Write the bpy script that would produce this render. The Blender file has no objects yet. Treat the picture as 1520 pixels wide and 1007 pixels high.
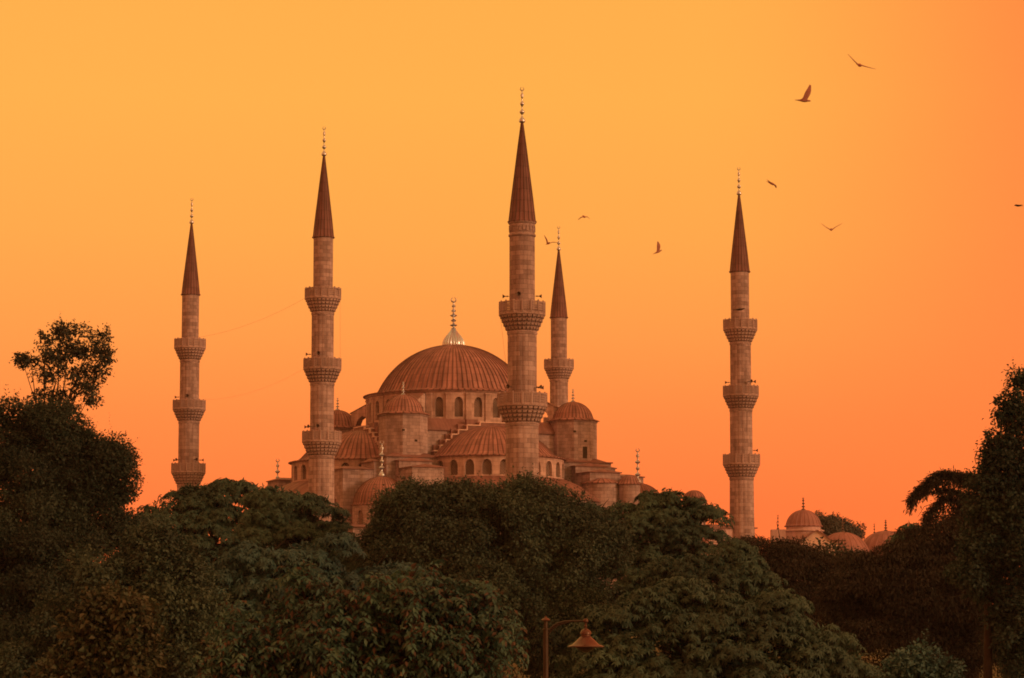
import bpy, math, random
import numpy as np
from mathutils import Vector, Matrix
R = math.radians
PI = math.pi
rng = np.random.default_rng(7)
random.seed(7)
S = bpy.context.scene
C = S.collection

# ------------------------------------------------------------------ camera
F = 4200.0            # focal length in pixels of a 1520 px wide picture
EYE = 4.2
PITCH = math.atan((985 - 503.5) / F)
cam = bpy.data.cameras.new('camera')
cam.sensor_width = 36; cam.lens = 36 * F / 1520
cam.clip_start = 0.5; cam.clip_end = 20000
co = bpy.data.objects.new('camera', cam); C.objects.link(co)
co.location = (0, 0, EYE); co.rotation_euler = (PI / 2 + PITCH, 0, 0)
S.camera = co
S.view_settings.view_transform = 'Standard'; S.view_settings.look = 'None'
S.view_settings.exposure = 0.0; S.view_settings.gamma = 1.0
S.cycles.use_denoising = True
S.cycles.max_bounces = 7
S.cycles.filter_width = 1.8

def lin(r, g, b, k=1.0):
    f = lambda c: (c / 255 / 12.92) if c / 255 <= .04045 else ((c / 255 + .055) / 1.055) ** 2.4
    return (f(r) * k, f(g) * k, f(b) * k, 1)

# ------------------------------------------------------------------ sky and sun
SUN_AZ, SUN_EL = R(118), R(16)       # azimuth from +Y (view direction) towards +X
def make_world():
    w = bpy.data.worlds.new('World'); S.world = w; w.use_nodes = True
    nt = w.node_tree; nt.nodes.clear()
    N = nt.nodes.new; L = nt.links.new
    out = N('ShaderNodeOutputWorld')
    tc = N('ShaderNodeTexCoord'); sx = N('ShaderNodeSeparateXYZ'); L(tc.outputs['Generated'], sx.inputs[0])
    ramp = N('ShaderNodeValToRGB')
    mr = N('ShaderNodeMapRange'); mr.inputs[1].default_value = 0; mr.inputs[2].default_value = 0.5
    L(sx.outputs['Z'], mr.inputs[0]); L(mr.outputs[0], ramp.inputs[0])
    stops = [(0.0, (255, 84, 44)), (.055, (255, 96, 49)), (.085, (255, 117, 54)), (.115, (255, 141, 61)),
             (.15, (255, 159, 64)), (.197, (255, 170, 66)), (.24, (255, 170, 66)), (.40, (248, 172, 92))]
    e = ramp.color_ramp.elements
    while len(e) < len(stops): e.new(0.5)
    for i, (z, c) in enumerate(stops):
        e[i].position = z / .5; e[i].color = lin(*c)
    # redder to the right of the view
    dv = N('ShaderNodeMath'); dv.operation = 'DIVIDE'; L(sx.outputs['X'], dv.inputs[0]); L(sx.outputs['Y'], dv.inputs[1])
    m2 = N('ShaderNodeMapRange'); m2.interpolation_type = 'SMOOTHSTEP'
    m2.inputs[1].default_value = 0.06; m2.inputs[2].default_value = 0.235; m2.inputs[3].default_value = 0; m2.inputs[4].default_value = .8
    L(dv.outputs[0], m2.inputs[0])
    mx = N('ShaderNodeMixRGB'); L(m2.outputs[0], mx.inputs[0]); L(ramp.outputs[0], mx.inputs[1]); mx.inputs[2].default_value = lin(255, 104, 48)
    bg = N('ShaderNodeBackground'); L(mx.outputs[0], bg.inputs[0]); bg.inputs[1].default_value = 0.95
    sky = N('ShaderNodeTexSky'); sky.sky_type = 'NISHITA'; sky.sun_disc = False
    sky.sun_elevation = SUN_EL; sky.sun_rotation = SUN_AZ
    tint = N('ShaderNodeMixRGB'); tint.blend_type = 'MULTIPLY'; tint.inputs[0].default_value = 1
    tint.inputs[2].default_value = (1, .42, .12, 1); L(sky.outputs[0], tint.inputs[1])
    b2 = N('ShaderNodeBackground'); L(tint.outputs[0], b2.inputs[0]); b2.inputs[1].default_value = 0.05
    ad = N('ShaderNodeAddShader'); L(bg.outputs[0], ad.inputs[0]); L(b2.outputs[0], ad.inputs[1])
    L(ad.outputs[0], out.inputs[0])
make_world()
sl = bpy.data.lights.new('sun', 'SUN'); sl.energy = 1.3; sl.angle = R(12); sl.color = (1, .50, .22)
so = bpy.data.objects.new('sun', sl); C.objects.link(so)
d = Vector((math.sin(SUN_AZ) * math.cos(SUN_EL), math.cos(SUN_AZ) * math.cos(SUN_EL), math.sin(SUN_EL)))
so.rotation_euler = d.to_track_quat('Z', 'Y').to_euler()

# ------------------------------------------------------------------ measuring helpers
ct, st = math.cos(PITCH), math.sin(PITCH)
def W(px, py, Y):
    """point at forward distance Y seen at pixel px,py of the 1520x1007 photograph"""
    dx, dy = (px - 760) / F, (503.5 - py) / F
    t = Y / (ct - dy * st)
    return Vector((dx * t, Y, EYE + t * (st + dy * ct)))
def ground(y):
    t = min(1, max(0, (y - 60) / 270)); return 10 * t * t * (3 - 2 * t)

# ------------------------------------------------------------------ mesh builder
class MB:
    def __init__(s): s.v = []; s.f = []; s.uv = []
    def face(s, pts, uv=None):
        i = len(s.v); s.v += [tuple(p) for p in pts]; s.f.append(tuple(range(i, i + len(pts))))
        if uv is None:
            n = Vector((0, 0, 0)); P = [Vector(p) for p in pts]
            for k in range(len(P)):
                a, b = P[k], P[(k + 1) % len(P)]
                n += Vector(((a.y - b.y) * (a.z + b.z), (a.z - b.z) * (a.x + b.x), (a.x - b.x) * (a.y + b.y)))
            n = n.normalized() if n.length > 1e-12 else Vector((0, 0, 1))
            if abs(n.z) < .85:
                t = Vector((-n.y, n.x, 0)).normalized(); uv = [(p.dot(t), p.z) for p in P]
            else: uv = [(p.x, p.y) for p in P]
        s.uv += uv
    def grid(s, rows, uvs=None, closed=False):
        """rows: list of lists of points; shares vertices"""
        i0 = len(s.v); n = len(rows[0])
        for r in rows: s.v += [tuple(p) for p in r]
        for a in range(len(rows) - 1):
            for b in range(n - 1 if not closed else n):
                b2 = (b + 1) % n
                s.f.append((i0 + a * n + b, i0 + a * n + b2, i0 + (a + 1) * n + b2, i0 + (a + 1) * n + b))
                if uvs:
                    u = uvs
                    q = [u(a, b), u(a, b + 1), u(a + 1, b + 1), u(a + 1, b)]
                else: q = [(b, a), (b + 1, a), (b + 1, a + 1), (b, a + 1)]
                s.uv += q
    def box(s, c, ax, ay, az):
        """centre and three half-axis vectors"""
        c, ax, ay, az = Vector(c), Vector(ax), Vector(ay), Vector(az)
        p = lambda i, j, k: c + ax * i + ay * j + az * k
        for q in ([(1, -1, -1), (1, 1, -1), (1, 1, 1), (1, -1, 1)], [(-1, 1, -1), (-1, -1, -1), (-1, -1, 1), (-1, 1, 1)],
                  [(1, 1, -1), (-1, 1, -1), (-1, 1, 1), (1, 1, 1)], [(-1, -1, -1), (1, -1, -1), (1, -1, 1), (-1, -1, 1)],
                  [(-1, -1, 1), (1, -1, 1), (1, 1, 1), (-1, 1, 1)], [(-1, 1, -1), (1, 1, -1), (1, -1, -1), (-1, -1, -1)]):
            s.face([p(*t) for t in q])
    def bx(s, x0, x1, y0, y1, z0, z1):
        s.box(((x0 + x1) / 2, (y0 + y1) / 2, (z0 + z1) / 2), ((x1 - x0) / 2, 0, 0), (0, (y1 - y0) / 2, 0), (0, 0, (z1 - z0) / 2))
    def lathe(s, prof, nseg=32, a0=0, a1=2 * PI, ribs=0, ribh=.06, ribw=.07, c=(0, 0, 0), stone=False, flute=0):
        closed = abs(a1 - a0 - 2 * PI) < 1e-6
        if ribs:
            ang, off = [], []
            for k in range(ribs + (0 if closed else 1)):
                t = a0 + (a1 - a0) * k / ribs
                rm = max(p[0] for p in prof); w = ribw / rm
                for dt, h in ((-w, 0), (-w * .4, 1), (w * .4, 1), (w, 0)):
                    ang.append(t + dt); off.append(h * ribh)
                if not (k == ribs):
                    ang.append(t + (a1 - a0) / ribs * .5); off.append(-.15 * ribh)
        else:
            m = nseg if closed else nseg + 1
            ang = [a0 + (a1 - a0) * k / nseg for k in range(m)]
            off = [0] * m
            if flute:
                off = [(-.05 if k % flute == 0 else 0.0) for k in range(m)]
        rm = max(p[0] for p in prof)
        rows = []
        for (r, z) in prof:
            row = []
            for t, o in zip(ang, off):
                rr = max(0.0005, r + o * min(1, r / (rm * .25)))
                row.append((c[0] + rr * math.cos(t), c[1] + rr * math.sin(t), c[2] + z))
            rows.append(row)
        ln = [0]
        for k in range(1, len(prof)): ln.append(ln[-1] + math.hypot(prof[k][0] - prof[k - 1][0], prof[k][1] - prof[k - 1][1]))
        aa = ang + ([ang[0] + 2 * PI] if closed else [])
        if stone: uvf = lambda a, b: (aa[b] * rm, prof[a][1])
        else: uvf = lambda a, b: (aa[b] / (2 * PI) * (ribs * (2 * PI) / (a1 - a0) if ribs else rm * 5), ln[a])
        s.grid(rows, uvf, closed)
    def tube(s, pts, rad, n=7):
        pts = [Vector(p) for p in pts]; rows = []; L = 0
        for i, p in enumerate(pts):
            t = (pts[min(i + 1, len(pts) - 1)] - pts[max(i - 1, 0)]).normalized()
            a = t.cross(Vector((0.31, .95, .1))).normalized(); b = t.cross(a)
            r = rad[i] if isinstance(rad, (list, tuple)) else rad
            rows.append([p + a * (r * math.cos(2 * PI * k / n)) + b * (r * math.sin(2 * PI * k / n)) for k in range(n)])
        s.grid(rows, lambda a, b: (b * .15, a * .8), True)
        s.face(list(reversed(rows[0]))); s.face(rows[-1])
    def build(s, name, mat, parent=None, smooth=False, angle=40):
        me = bpy.data.meshes.new(name); me.from_pydata(s.v, [], s.f)
        ul = me.uv_layers.new(name='UVMap'); ul.data.foreach_set('uv', [x for p in s.uv for x in p])
        me.materials.append(mat)
        if smooth:
            me.polygons.foreach_set('use_smooth', [True] * len(me.polygons))
            me.set_sharp_from_angle(angle=R(angle))
        me.update()
        o = bpy.data.objects.new(name, me); C.objects.link(o)
        if parent: o.parent = parent
        return o

def tag(o, label=None, cat=None, group=None, kind=None):
    if label: o['label'] = label
    if cat: o['category'] = cat
    if group: o['group'] = group
    if kind: o['kind'] = kind
    return o
def empty(name, loc, label, cat, group=None, rz=0):
    o = bpy.data.objects.new(name, None); C.objects.link(o); o.location = loc; o.rotation_euler = (0, 0, rz)
    o.empty_display_size = .5
    return tag(o, label, cat, group)
def dup(root, loc):
    r = root.copy(); C.objects.link(r); r.location = loc
    for ch in list(root.children):
        c = ch.copy(); C.objects.link(c); c.parent = r
        for g in ch.children:
            e = g.copy(); C.objects.link(e); e.parent = c
    return r

# ------------------------------------------------------------------ materials
def mat(name, fn):
    m = bpy.data.materials.new(name); m.use_nodes = True; nt = m.node_tree
    b = nt.nodes['Principled BSDF']; fn(nt, nt.nodes.new, nt.links.new, b); return m
def mul(N, L, a, b, fac=1.0, mode='MULTIPLY'):
    m = N('ShaderNodeMixRGB'); m.blend_type = mode
    if isinstance(fac, (int, float)): m.inputs[0].default_value = fac
    else: L(fac, m.inputs[0])
    for k, x in ((1, a), (2, b)):
        if isinstance(x, tuple): m.inputs[k].default_value = x
        else: L(x, m.inputs[k])
    return m.outputs[0]
def ramp(N, L, x, stops):
    r = N('ShaderNodeValToRGB'); e = r.color_ramp.elements
    while len(e) < len(stops): e.new(.5)
    for i, (p, c) in enumerate(stops): e[i].position = p; e[i].color = c if len(c) == 4 else (*c, 1)
    L(x, r.inputs[0]); return r.outputs[0]
def noise(N, L, vec, scale, detail=4, rough=.6):
    n = N('ShaderNodeTexNoise'); n.inputs['Scale'].default_value = scale; n.inputs['Detail'].default_value = detail
    n.inputs['Roughness'].default_value = rough
    if vec is not None: L(vec, n.inputs['Vector'])
    return n.outputs['Fac']

def stone_mat(name, c1, c2, bw=.95, bh=.42, stain=.5):
    def fn(nt, N, L, b):
        uv = N('ShaderNodeTexCoord')
        br = N('ShaderNodeTexBrick'); L(uv.outputs['UV'], br.inputs['Vector'])
        br.inputs['Scale'].default_value = 1; br.inputs['Brick Width'].default_value = bw; br.inputs['Row Height'].default_value = bh
        br.inputs['Mortar Size'].default_value = .018; br.inputs['Mortar Smooth'].default_value = .3; br.inputs['Bias'].default_value = -.15
        br.inputs['Color1'].default_value = (*c1, 1); br.inputs['Color2'].default_value = (*c2, 1)
        br.inputs['Mortar'].default_value = (c2[0] * .62, c2[1] * .6, c2[2] * .6, 1)
        # a few odd replacement blocks
        b2 = N('ShaderNodeTexBrick'); mp = N('ShaderNodeMapping'); mp.inputs['Location'].default_value = (.37, .0, 0)
        L(uv.outputs['UV'], mp.inputs[0]); L(mp.outputs[0], b2.inputs['Vector'])
        b2.inputs['Scale'].default_value = 1; b2.inputs['Brick Width'].default_value = bw * 1.45; b2.inputs['Row Height'].default_value = bh
        b2.inputs['Mortar Size'].default_value = 0; b2.inputs['Bias'].default_value = -.5
        b2.inputs['Color1'].default_value = (1, 1, 1, 1); b2.inputs['Color2'].default_value = (.52, .47, .45, 1)
        col = mul(N, L, br.outputs['Color'], b2.outputs['Color'], .9)
        g = N('ShaderNodeNewGeometry')
        n1 = noise(N, L, g.outputs['Position'], .35, 5)
        col = mul(N, L, col, ramp(N, L, n1, [(.3, (.62, .58, .56)), (.62, (1, 1, 1))]), stain)
        st_ = N('ShaderNodeMapping'); st_.inputs['Scale'].default_value = (1.6, .16, 1); L(uv.outputs['UV'], st_.inputs[0])
        n2 = noise(N, L, st_.outputs[0], 1.0, 5)
        col = mul(N, L, col, ramp(N, L, n2, [(.36, (.55, .5, .48)), (.58, (1, 1, 1))]), stain * .9)
        n3 = noise(N, L, g.outputs['Position'], 4.5, 3)
        col = mul(N, L, col, ramp(N, L, n3, [(.3, (.8, .8, .8)), (.7, (1.08, 1.08, 1.08))]), .6)
        L(col, b.inputs['Base Color']); b.inputs['Roughness'].default_value = .9
        bp = N('ShaderNodeBump'); bp.inputs['Strength'].default_value = .5; bp.inputs['Distance'].default_value = .04
        L(br.outputs['Fac'], bp.inputs['Height']); bp.invert = True; L(bp.outputs[0], b.inputs['Normal'])
    return mat(name, fn)
def lead_mat(name, c, streak=.6, seam=True):
    def fn(nt, N, L, b):
        uv = N('ShaderNodeTexCoord'); g = N('ShaderNodeNewGeometry')
        mp = N('ShaderNodeMapping'); mp.inputs['Scale'].default_value = (.9, .10, 1); L(uv.outputs['UV'], mp.inputs[0])
        n1 = noise(N, L, mp.outputs[0], 1.0, 5, .65)
        col = mul(N, L, (*c, 1), ramp(N, L, n1, [(.34, (.45, .42, .42)), (.55, (1, 1, 1)), (.72, (1.25, 1.22, 1.2))]), streak)
        n2 = noise(N, L, g.outputs['Position'], .6, 5)
        col = mul(N, L, col, ramp(N, L, n2, [(.3, (.65, .62, .6)), (.65, (1.05, 1.05, 1.05))]), .7)
        # each sheet between two seams a slightly different grey, seams dark, cross joints faint
        br = N('ShaderNodeTexBrick'); L(uv.outputs['UV'], br.inputs['Vector']); br.offset = .5
        br.inputs['Scale'].default_value = 1; br.inputs['Brick Width'].default_value = 1; br.inputs['Row Height'].default_value = 1.35
        br.inputs['Mortar Size'].default_value = .0; br.inputs['Color1'].default_value = (1.12, 1.08, 1.06, 1)
        br.inputs['Color2'].default_value = (.74, .72, .72, 1)
        if seam:
            col = mul(N, L, col, br.outputs['Color'], .8)
            sp = N('ShaderNodeSeparateXYZ'); L(uv.outputs['UV'], sp.inputs[0])
            def band(x, per, w, lo):
                dv = N('ShaderNodeMath'); dv.operation = 'DIVIDE'; L(x, dv.inputs[0]); dv.inputs[1].default_value = per
                fr = N('ShaderNodeMath'); fr.operation = 'FRACT'; L(dv.outputs[0], fr.inputs[0])
                return ramp(N, L, fr.outputs[0], [(0, (lo, lo, lo)), (w * .5, (lo, lo, lo)), (w, (1, 1, 1)), (1 - w, (1, 1, 1)), (1 - w * .5, (lo, lo, lo))])
            col = mul(N, L, col, band(sp.outputs['X'], 1.0, .17, .36), .9)
            col = mul(N, L, col, band(sp.outputs['Y'], 1.35, .05, .55), .6)
        L(col, b.inputs['Base Color']); b.inputs['Roughness'].default_value = .62
        b.inputs['Specular IOR Level'].default_value = .25
    return mat(name, fn)
def plain(name, c, rough=.6, metal=0.0, var=.4, vs=3.0, spec=.5):
    def fn(nt, N, L, b):
        g = N('ShaderNodeTexCoord'); n = noise(N, L, g.outputs['Object'], vs, 4)
        L(mul(N, L, (*c, 1), ramp(N, L, n, [(.3, (1 - var, 1 - var, 1 - var)), (.7, (1 + var * .3,) * 3)])), b.inputs['Base Color'])
        b.inputs['Roughness'].default_value = rough; b.inputs['Metallic'].default_value = metal
        b.inputs['Specular IOR Level'].default_value = spec
    return mat(name, fn)
def lattice_mat(name):
    def fn(nt, N, L, b):
        uv = N('ShaderNodeTexCoord'); v = N('ShaderNodeTexVoronoi'); v.inputs['Scale'].default_value = 3.4; v.inputs['Randomness'].default_value = .0
        mp = N('ShaderNodeMapping'); mp.inputs['Rotation'].default_value = (0, 0, R(45)); L(uv.outputs['UV'], mp.inputs[0]); L(mp.outputs[0], v.inputs['Vector'])
        col = ramp(N, L, v.outputs['Distance'], [(.33, (.05, .04, .05)), (.46, (.24, .18, .19))])
        g = N('ShaderNodeNewGeometry'); col = mul(N, L, col, ramp(N, L, noise(N, L, g.outputs['Position'], .45, 3), [(.35, (.5, .5, .5)), (.65, (1.35, 1.3, 1.25))]))
        L(col, b.inputs['Base Color']); b.inputs['Roughness'].default_value = .8
        bp = N('ShaderNodeBump'); bp.inputs['Distance'].default_value = .05; L(v.outputs['Distance'], bp.inputs['Height']); L(bp.outputs[0], b.inputs['Normal'])
    return mat(name, fn)
def leaf_mat(name, c1, c2, odd=None, oddp=.0, trans=.25, big=.25):
    def fn(nt, N, L, b):
        g = N('ShaderNodeNewGeometry')
        col = mul(N, L, (*c1, 1), (*c2, 1), g.outputs['Random Per Island'], 'MIX')
        if odd:
            wn = N('ShaderNodeTexWhiteNoise'); wn.noise_dimensions = '1D'; L(g.outputs['Random Per Island'], wn.inputs['W'])
            lt = N('ShaderNodeMath'); lt.operation = 'LESS_THAN'; L(wn.outputs['Value'], lt.inputs[0]); lt.inputs[1].default_value = oddp
            col = mul(N, L, col, (*odd, 1), lt.outputs[0], 'MIX')
        n = noise(N, L, g.outputs['Position'], big, 3)
        col = mul(N, L, col, ramp(N, L, n, [(.35, (.62, .66, .7)), (.65, (1.25, 1.2, 1.1))]), 1.0)
        L(col, b.inputs['Base Color']); b.inputs['Roughness'].default_value = .55; b.inputs['Specular IOR Level'].default_value = .25
        t = N('ShaderNodeBsdfTranslucent'); L(col, t.inputs[0])
        ms = N('ShaderNodeMixShader'); ms.inputs[0].default_value = trans; L(b.outputs[0], ms.inputs[1]); L(t.outputs[0], ms.inputs[2])
        L(ms.outputs[0], nt.nodes['Material Output'].inputs[0])
    return mat(name, fn)
M = {
    'stone': stone_mat('ashlar_stone', (.49, .415, .52), (.32, .26, .32), 1.05, .5, .65),
    'drum': stone_mat('plastered_stone', (.66, .53, .60), (.54, .42, .47), 1.6, .6, .8),
    'minaret': stone_mat('minaret_stone', (.52, .435, .54), (.33, .265, .325), .95, .55, .7),
    'trim': stone_mat('carved_stone', (.50, .41, .50), (.42, .34, .41), .7, 3, .65),
    'pale': plain('pale_stone_edge', (.70, .56, .60), .85, 0, .25, 1.5),
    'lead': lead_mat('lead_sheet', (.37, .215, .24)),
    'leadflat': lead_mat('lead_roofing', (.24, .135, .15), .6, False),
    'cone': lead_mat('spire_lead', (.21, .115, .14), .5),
    'metal': plain('silvered_copper', (.60, .72, .95), .30, .85, .35, 6),
    'lattice': lattice_mat('window_lattice'),
    'dark': plain('dark_opening', (.03, .022, .02), .9),
    'horn': plain('grey_horn', (.10, .07, .07), .5),
    'iron': plain('painted_iron', (.035, .024, .022), .45, .3, .4, 8),
    'shade': plain('enamel_shade', (.095, .04, .036), .35, .2, .45, 5),
    'glass': plain('frosted_bowl', (.07, .05, .045), .3, 0, .3, 5),
    'bark': plain('bark', (.026, .018, .018), .9, 0, .6, 4),
    'gull': plain('gull_feathers', (.42, .24, .24), .8, 0, .4, 5),
    'darkgull': plain('dark_feathers', (.05, .035, .035), .8, 0, .4, 5),
    'pinkstone': stone_mat('annex_render', (.66, .50, .60), (.60, .46, .55), 2.2, .8, .5),
    'annexlead': lead_mat('annex_lead', (.32, .18, .21), .5, False),
    'wire': plain('wire', (.28, .2, .17), .7),
}

def feather_mat(name, c, tr):
    m = plain(name, c, .8, 0, .35, 5); nt = m.node_tree; b = nt.nodes['Principled BSDF']
    t = nt.nodes.new('ShaderNodeBsdfTranslucent'); t.inputs[0].default_value = (*c, 1)
    ms = nt.nodes.new('ShaderNodeMixShader'); ms.inputs[0].default_value = tr
    nt.links.new(b.outputs[0], ms.inputs[1]); nt.links.new(t.outputs[0], ms.inputs[2]); nt.links.new(ms.outputs[0], nt.nodes['Material Output'].inputs[0]); return m
M['gull'] = feather_mat('gull_feathers', (.62, .34, .33), .4)

# ------------------------------------------------------------------ ground
def make_ground():
    ys = [-400, -100, 0, 30] + list(range(60, 340, 15)) + [345, 420, 520, 700, 1200, 3000, 9000]
    xs = [-6000, -1500, -400, -200] + list(range(-150, 151, 30)) + [200, 400, 1500, 6000]
    mb = MB()
    mb.grid([[(x, y, ground(y) + (0 if abs(x) > 1000 else .15 * math.sin(x * .07 + y * .05))) for x in xs] for y in ys], lambda a, b: (b, a))
    def fn(nt, N, L, b):
        g = N('ShaderNodeNewGeometry')
        n = noise(N, L, g.outputs['Position'], .2, 8)
        L(ramp(N, L, n, [(.35, (.045, .05, .025)), (.55, (.07, .075, .035)), (.7, (.11, .085, .055))]), b.inputs['Base Color'])
        b.inputs['Roughness'].default_value = .95
    tag(mb.build('ground', mat('lawn', fn), None, True), kind='structure')
make_ground()

# ------------------------------------------------------------------ finials
def finial_mb(h, w, bulbs=4, mb=None, c=(0, 0, 0), gourd=0.0):
    """a stack of turned bulbs of growing distance, a crescent on top"""
    mb = mb or MB()
    p = [(w * .02, 0)]
    if gourd:                           # ribbed gourd-shaped foot
        g = [(1, 0), (1.02, .08), (.98, .22), (.86, .40), (.64, .58), (.40, .74), (.22, .88), (.16, 1)]
        gm = [(gourd * r, h * .36 * z) for r, z in g]
        mb.lathe(gm, 96, c=c, ribs=24, ribh=gourd * .07, ribw=gourd * .09)
        z = h * .36; p = [(gourd * .15, z)]
    else:
        p = [(w * .8, 0), (w * 1.0, h * .04), (w * .7, h * .10), (w * .3, h * .15)]; z = h * .15
    hh = h * .84 - z
    sz = [1, .72, .95, .62, .5][:bulbs]
    if bulbs == 3: sz = [1, .8, .62]
    for k, s_ in enumerate(sz):
        z0 = z + hh * k / bulbs; dz = hh / bulbs
        p += [(w * .2, z0 + dz * .12), (w * .2, z0 + dz * .30), (w * .42, z0 + dz * .36), (w * .62 * s_, z0 + dz * .46), (w * .8 * s_, z0 + dz * .58),
              (w * .62 * s_, z0 + dz * .72), (w * .3 * s_, z0 + dz * .84), (w * .18, z0 + dz * .95)]
    p += [(w * .12, h * .86), (.001, h * .88)]
    mb.lathe(p, 14, c=c)
    r = h * .046; cz = c[2] + h * .88 + r * .9
    pts = [(c[0] + r * math.sin(t), c[1], cz - r * math.cos(t)) for t in [(-2.85 + 5.7 * k / 16) for k in range(17)]]
    mb.tube(pts, [max(.012, w * .17 * math.cos((-2.85 + 5.7 * k / 16) / 2 * .95)) for k in range(17)], 6)
    return mb

# ------------------------------------------------------------------ minarets
def corbel_mb(rs, rr, z0, z1, zt):
    """stalactite corbel from shaft radius rs at z0 to balcony radius rr at z1, floor slab up to zt"""
    mb = MB(); T = 4; n = 26
    mb.lathe([(rs + .04, z0 - .25), (rs + .10, z0 - .12), (rs + .05, z0)], 32, stone=True)
    for i in range(T):
        ri = rs + (rr - rs) * ((i + 1) / T) ** .8 * .97; r0 = rs + (rr - rs) * (i / T) ** .8 * .9 - .05
        za = z0 + (z1 - z0) * i / T; zb = z0 + (z1 - z0) * (i + 1) / T
        mb.lathe([(r0 - .05, za), (r0 + .0, zb - .045)], 48, stone=True)
        mb.lathe([(r0 - .1, zb - .05), (ri + .0, zb - .047), (ri + .012, zb - .006), (r0 - .1, zb - .004)], 56, stone=True)
        for k in range(n):
            t = 2 * PI * k / n
            er = Vector((math.cos(t), math.sin(t), 0)); et = Vector((-math.sin(t), math.cos(t), 0)); w = PI * ri / n * (.74 if i else .62)
            a, b = r0 - .07, ri - .015
            # wedge bracket, narrower towards its foot
            p = lambda r, s_, z: er * r + et * s_ + Vector((0, 0, z))
            zf = za - .02
            A = [p(b, -w, zb - .048), p(b, w, zb - .048), p(b - .03, w, zb - (zb - za) * .55), p(b - .03, -w, zb - (zb - za) * .55)]
            mb.face([A[3], A[2], A[1], A[0]])
            q1, q2 = p(a, w * .35, zf), p(a, -w * .35, zf)
            mb.face([q2, q1, A[2], A[3]])
            mb.face([A[1], A[2], q1, p(a, w, zb - .048)]); mb.face([A[0], p(a, -w, zb - .048), q2, A[3]])
    mb.lathe([(rs, z1 - .005), (rr + .03, z1), (rr + .08, z1 + .07), (rr + .08, zt - .05), (rr + .02, zt), (rs - .1, zt + .003)], 64, stone=True)
    return mb
def railing_mb(rr, z0, z1):
    mb = MB(); n = 16
    for k in range(n):
        t0, t1 = 2 * PI * k / n, 2 * PI * (k + 1) / n; tm = (t0 + t1) / 2
        er = Vector((math.cos(t0), math.sin(t0), 0)); et = Vector((-math.sin(t0), math.cos(t0), 0)); Z = Vector((0, 0, 1))
        mb.box(er * rr + Z * ((z0 + z1) / 2 + .04), er * .085, et * .075, Z * ((z1 - z0) / 2 + .04))
        mb.box(er * rr + Z * (z1 + .11), er * .06, et * .055, Z * .035)
        a = Vector((math.cos(t0), math.sin(t0), 0)) * rr; b = Vector((math.cos(t1), math.sin(t1), 0)) * rr
        er = Vector((math.cos(tm), math.sin(tm), 0)); et = (b - a).normalized(); hl = (b - a).length / 2; m = (a + b) / 2
        mb.box(m + Z * (z0 + .1), er * .07, et * hl, Z * .1)
        mb.box(m + Z * (z1 - .07), er * .075, et * hl, Z * .07)
        h0, h1 = z0 + .2, z1 - .14
        for j in range(1, 4): mb.box(m + Z * (h0 + (h1 - h0) * j / 4), er * .04, et * hl, Z * .045)
        for j in range(5): mb.box(m + et * (hl * (-.8 + .4 * j)), er * .047, et * .05, Z * .01) if False else mb.box(m + et * (hl * (-.78 + .39 * j)) + Z * ((h0 + h1) / 2), er * .047, et * .048, Z * ((h1 - h0) / 2))
    return mb
def minaret(zc, bal, radii, band, loc, label):
    """zc: spire foot height; bal: list of rail-top heights from the top; radii per shaft segment"""
    root = empty('minaret', loc, label, 'minaret', 'stone minarets round the mosque')
    mb = MB()
    tops = [zc] + [b - 1.45 for b in bal]; bots = [b - 1.4 for b in bal] + [0]
    for i, r in enumerate(radii):
        zt, zb = tops[i], bots[i]
        rb = r + (0.0 if i < len(radii) - 1 else .22)
        if i == 0: mb.lathe([(r + .03, zb), (r, zb + .3), (r, zt - .5), (r + .03, zt)], 32, stone=True)
        else: mb.lathe([(rb, zb), (r + (rb - r) * .3, zt - (zt - zb) * .35), (r, zt - 2.0)], 64, stone=True, flute=4)
        if i: mb.lathe([(r + .005, zt - 2.3), (r + .07, zt - 2.2), (r + .005, zt - 2.05), (r, zt)], 32, stone=True)
    mb.bx(-2.6, 2.6, -2.6, 2.6, -1, 9)
    mb.lathe([(2.9, 8.9), (2.75, 10.2), (radii[-1] + .2, 12.5)], 16, stone=True)
    if band:
        r = radii[0]
        mb.lathe([(r, zc - 1.75), (r + .12, zc - 1.65), (r + .12, zc - 1.5), (r + .02, zc - 1.4)], 32, stone=True)
        for k in range(22):
            t = 2 * PI * k / 22; er = Vector((math.cos(t), math.sin(t), 0)); et = Vector((-er.y, er.x, 0))
            mb.box(er * (r + .02) + Vector((0, 0, zc - .85 + .1 * (k % 2))), er * .05, et * .13, (0, 0, .32))
        mb.lathe([(r + .02, zc - .3), (r + .15, zc - .18), (r + .15, zc - .02), (r, zc + .02)], 32, stone=True)
    mb.build('shaft', M['minaret'], root, True, 25)
    for i, b in enumerate(bal):
        rs, rs2 = radii[i], radii[i + 1]; rr = rs2 + .92
        c_ = corbel_mb(rs2, rr, b - 3.35, b - 1.55, b - 1.35).build('balcony', M['trim'], root)
        railing_mb(rr, b - 1.36, b).build('railing', M['trim'], c_)
    r = radii[0] + .12
    mb = MB(); mb.lathe([(radii[0] - .02, zc - .12), (r + .06, zc - .06), (r + .07, zc + .06), (r - .04, zc + .16), (r * .80, zc + 2.6), (r * .56, zc + 5.6), (r * .30, zc + 8.9), (.15, zc + 11.5), (.12, zc + 11.65)],
                        ribs=18, ribh=.04, ribw=.045)
    mb.build('spire', M['cone'], root, True, 50)
    finial_mb(4.25, .38, 3).build('finial', M['metal'], root, True, 60).location = (0, 0, zc + 11.58)
    return root
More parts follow.
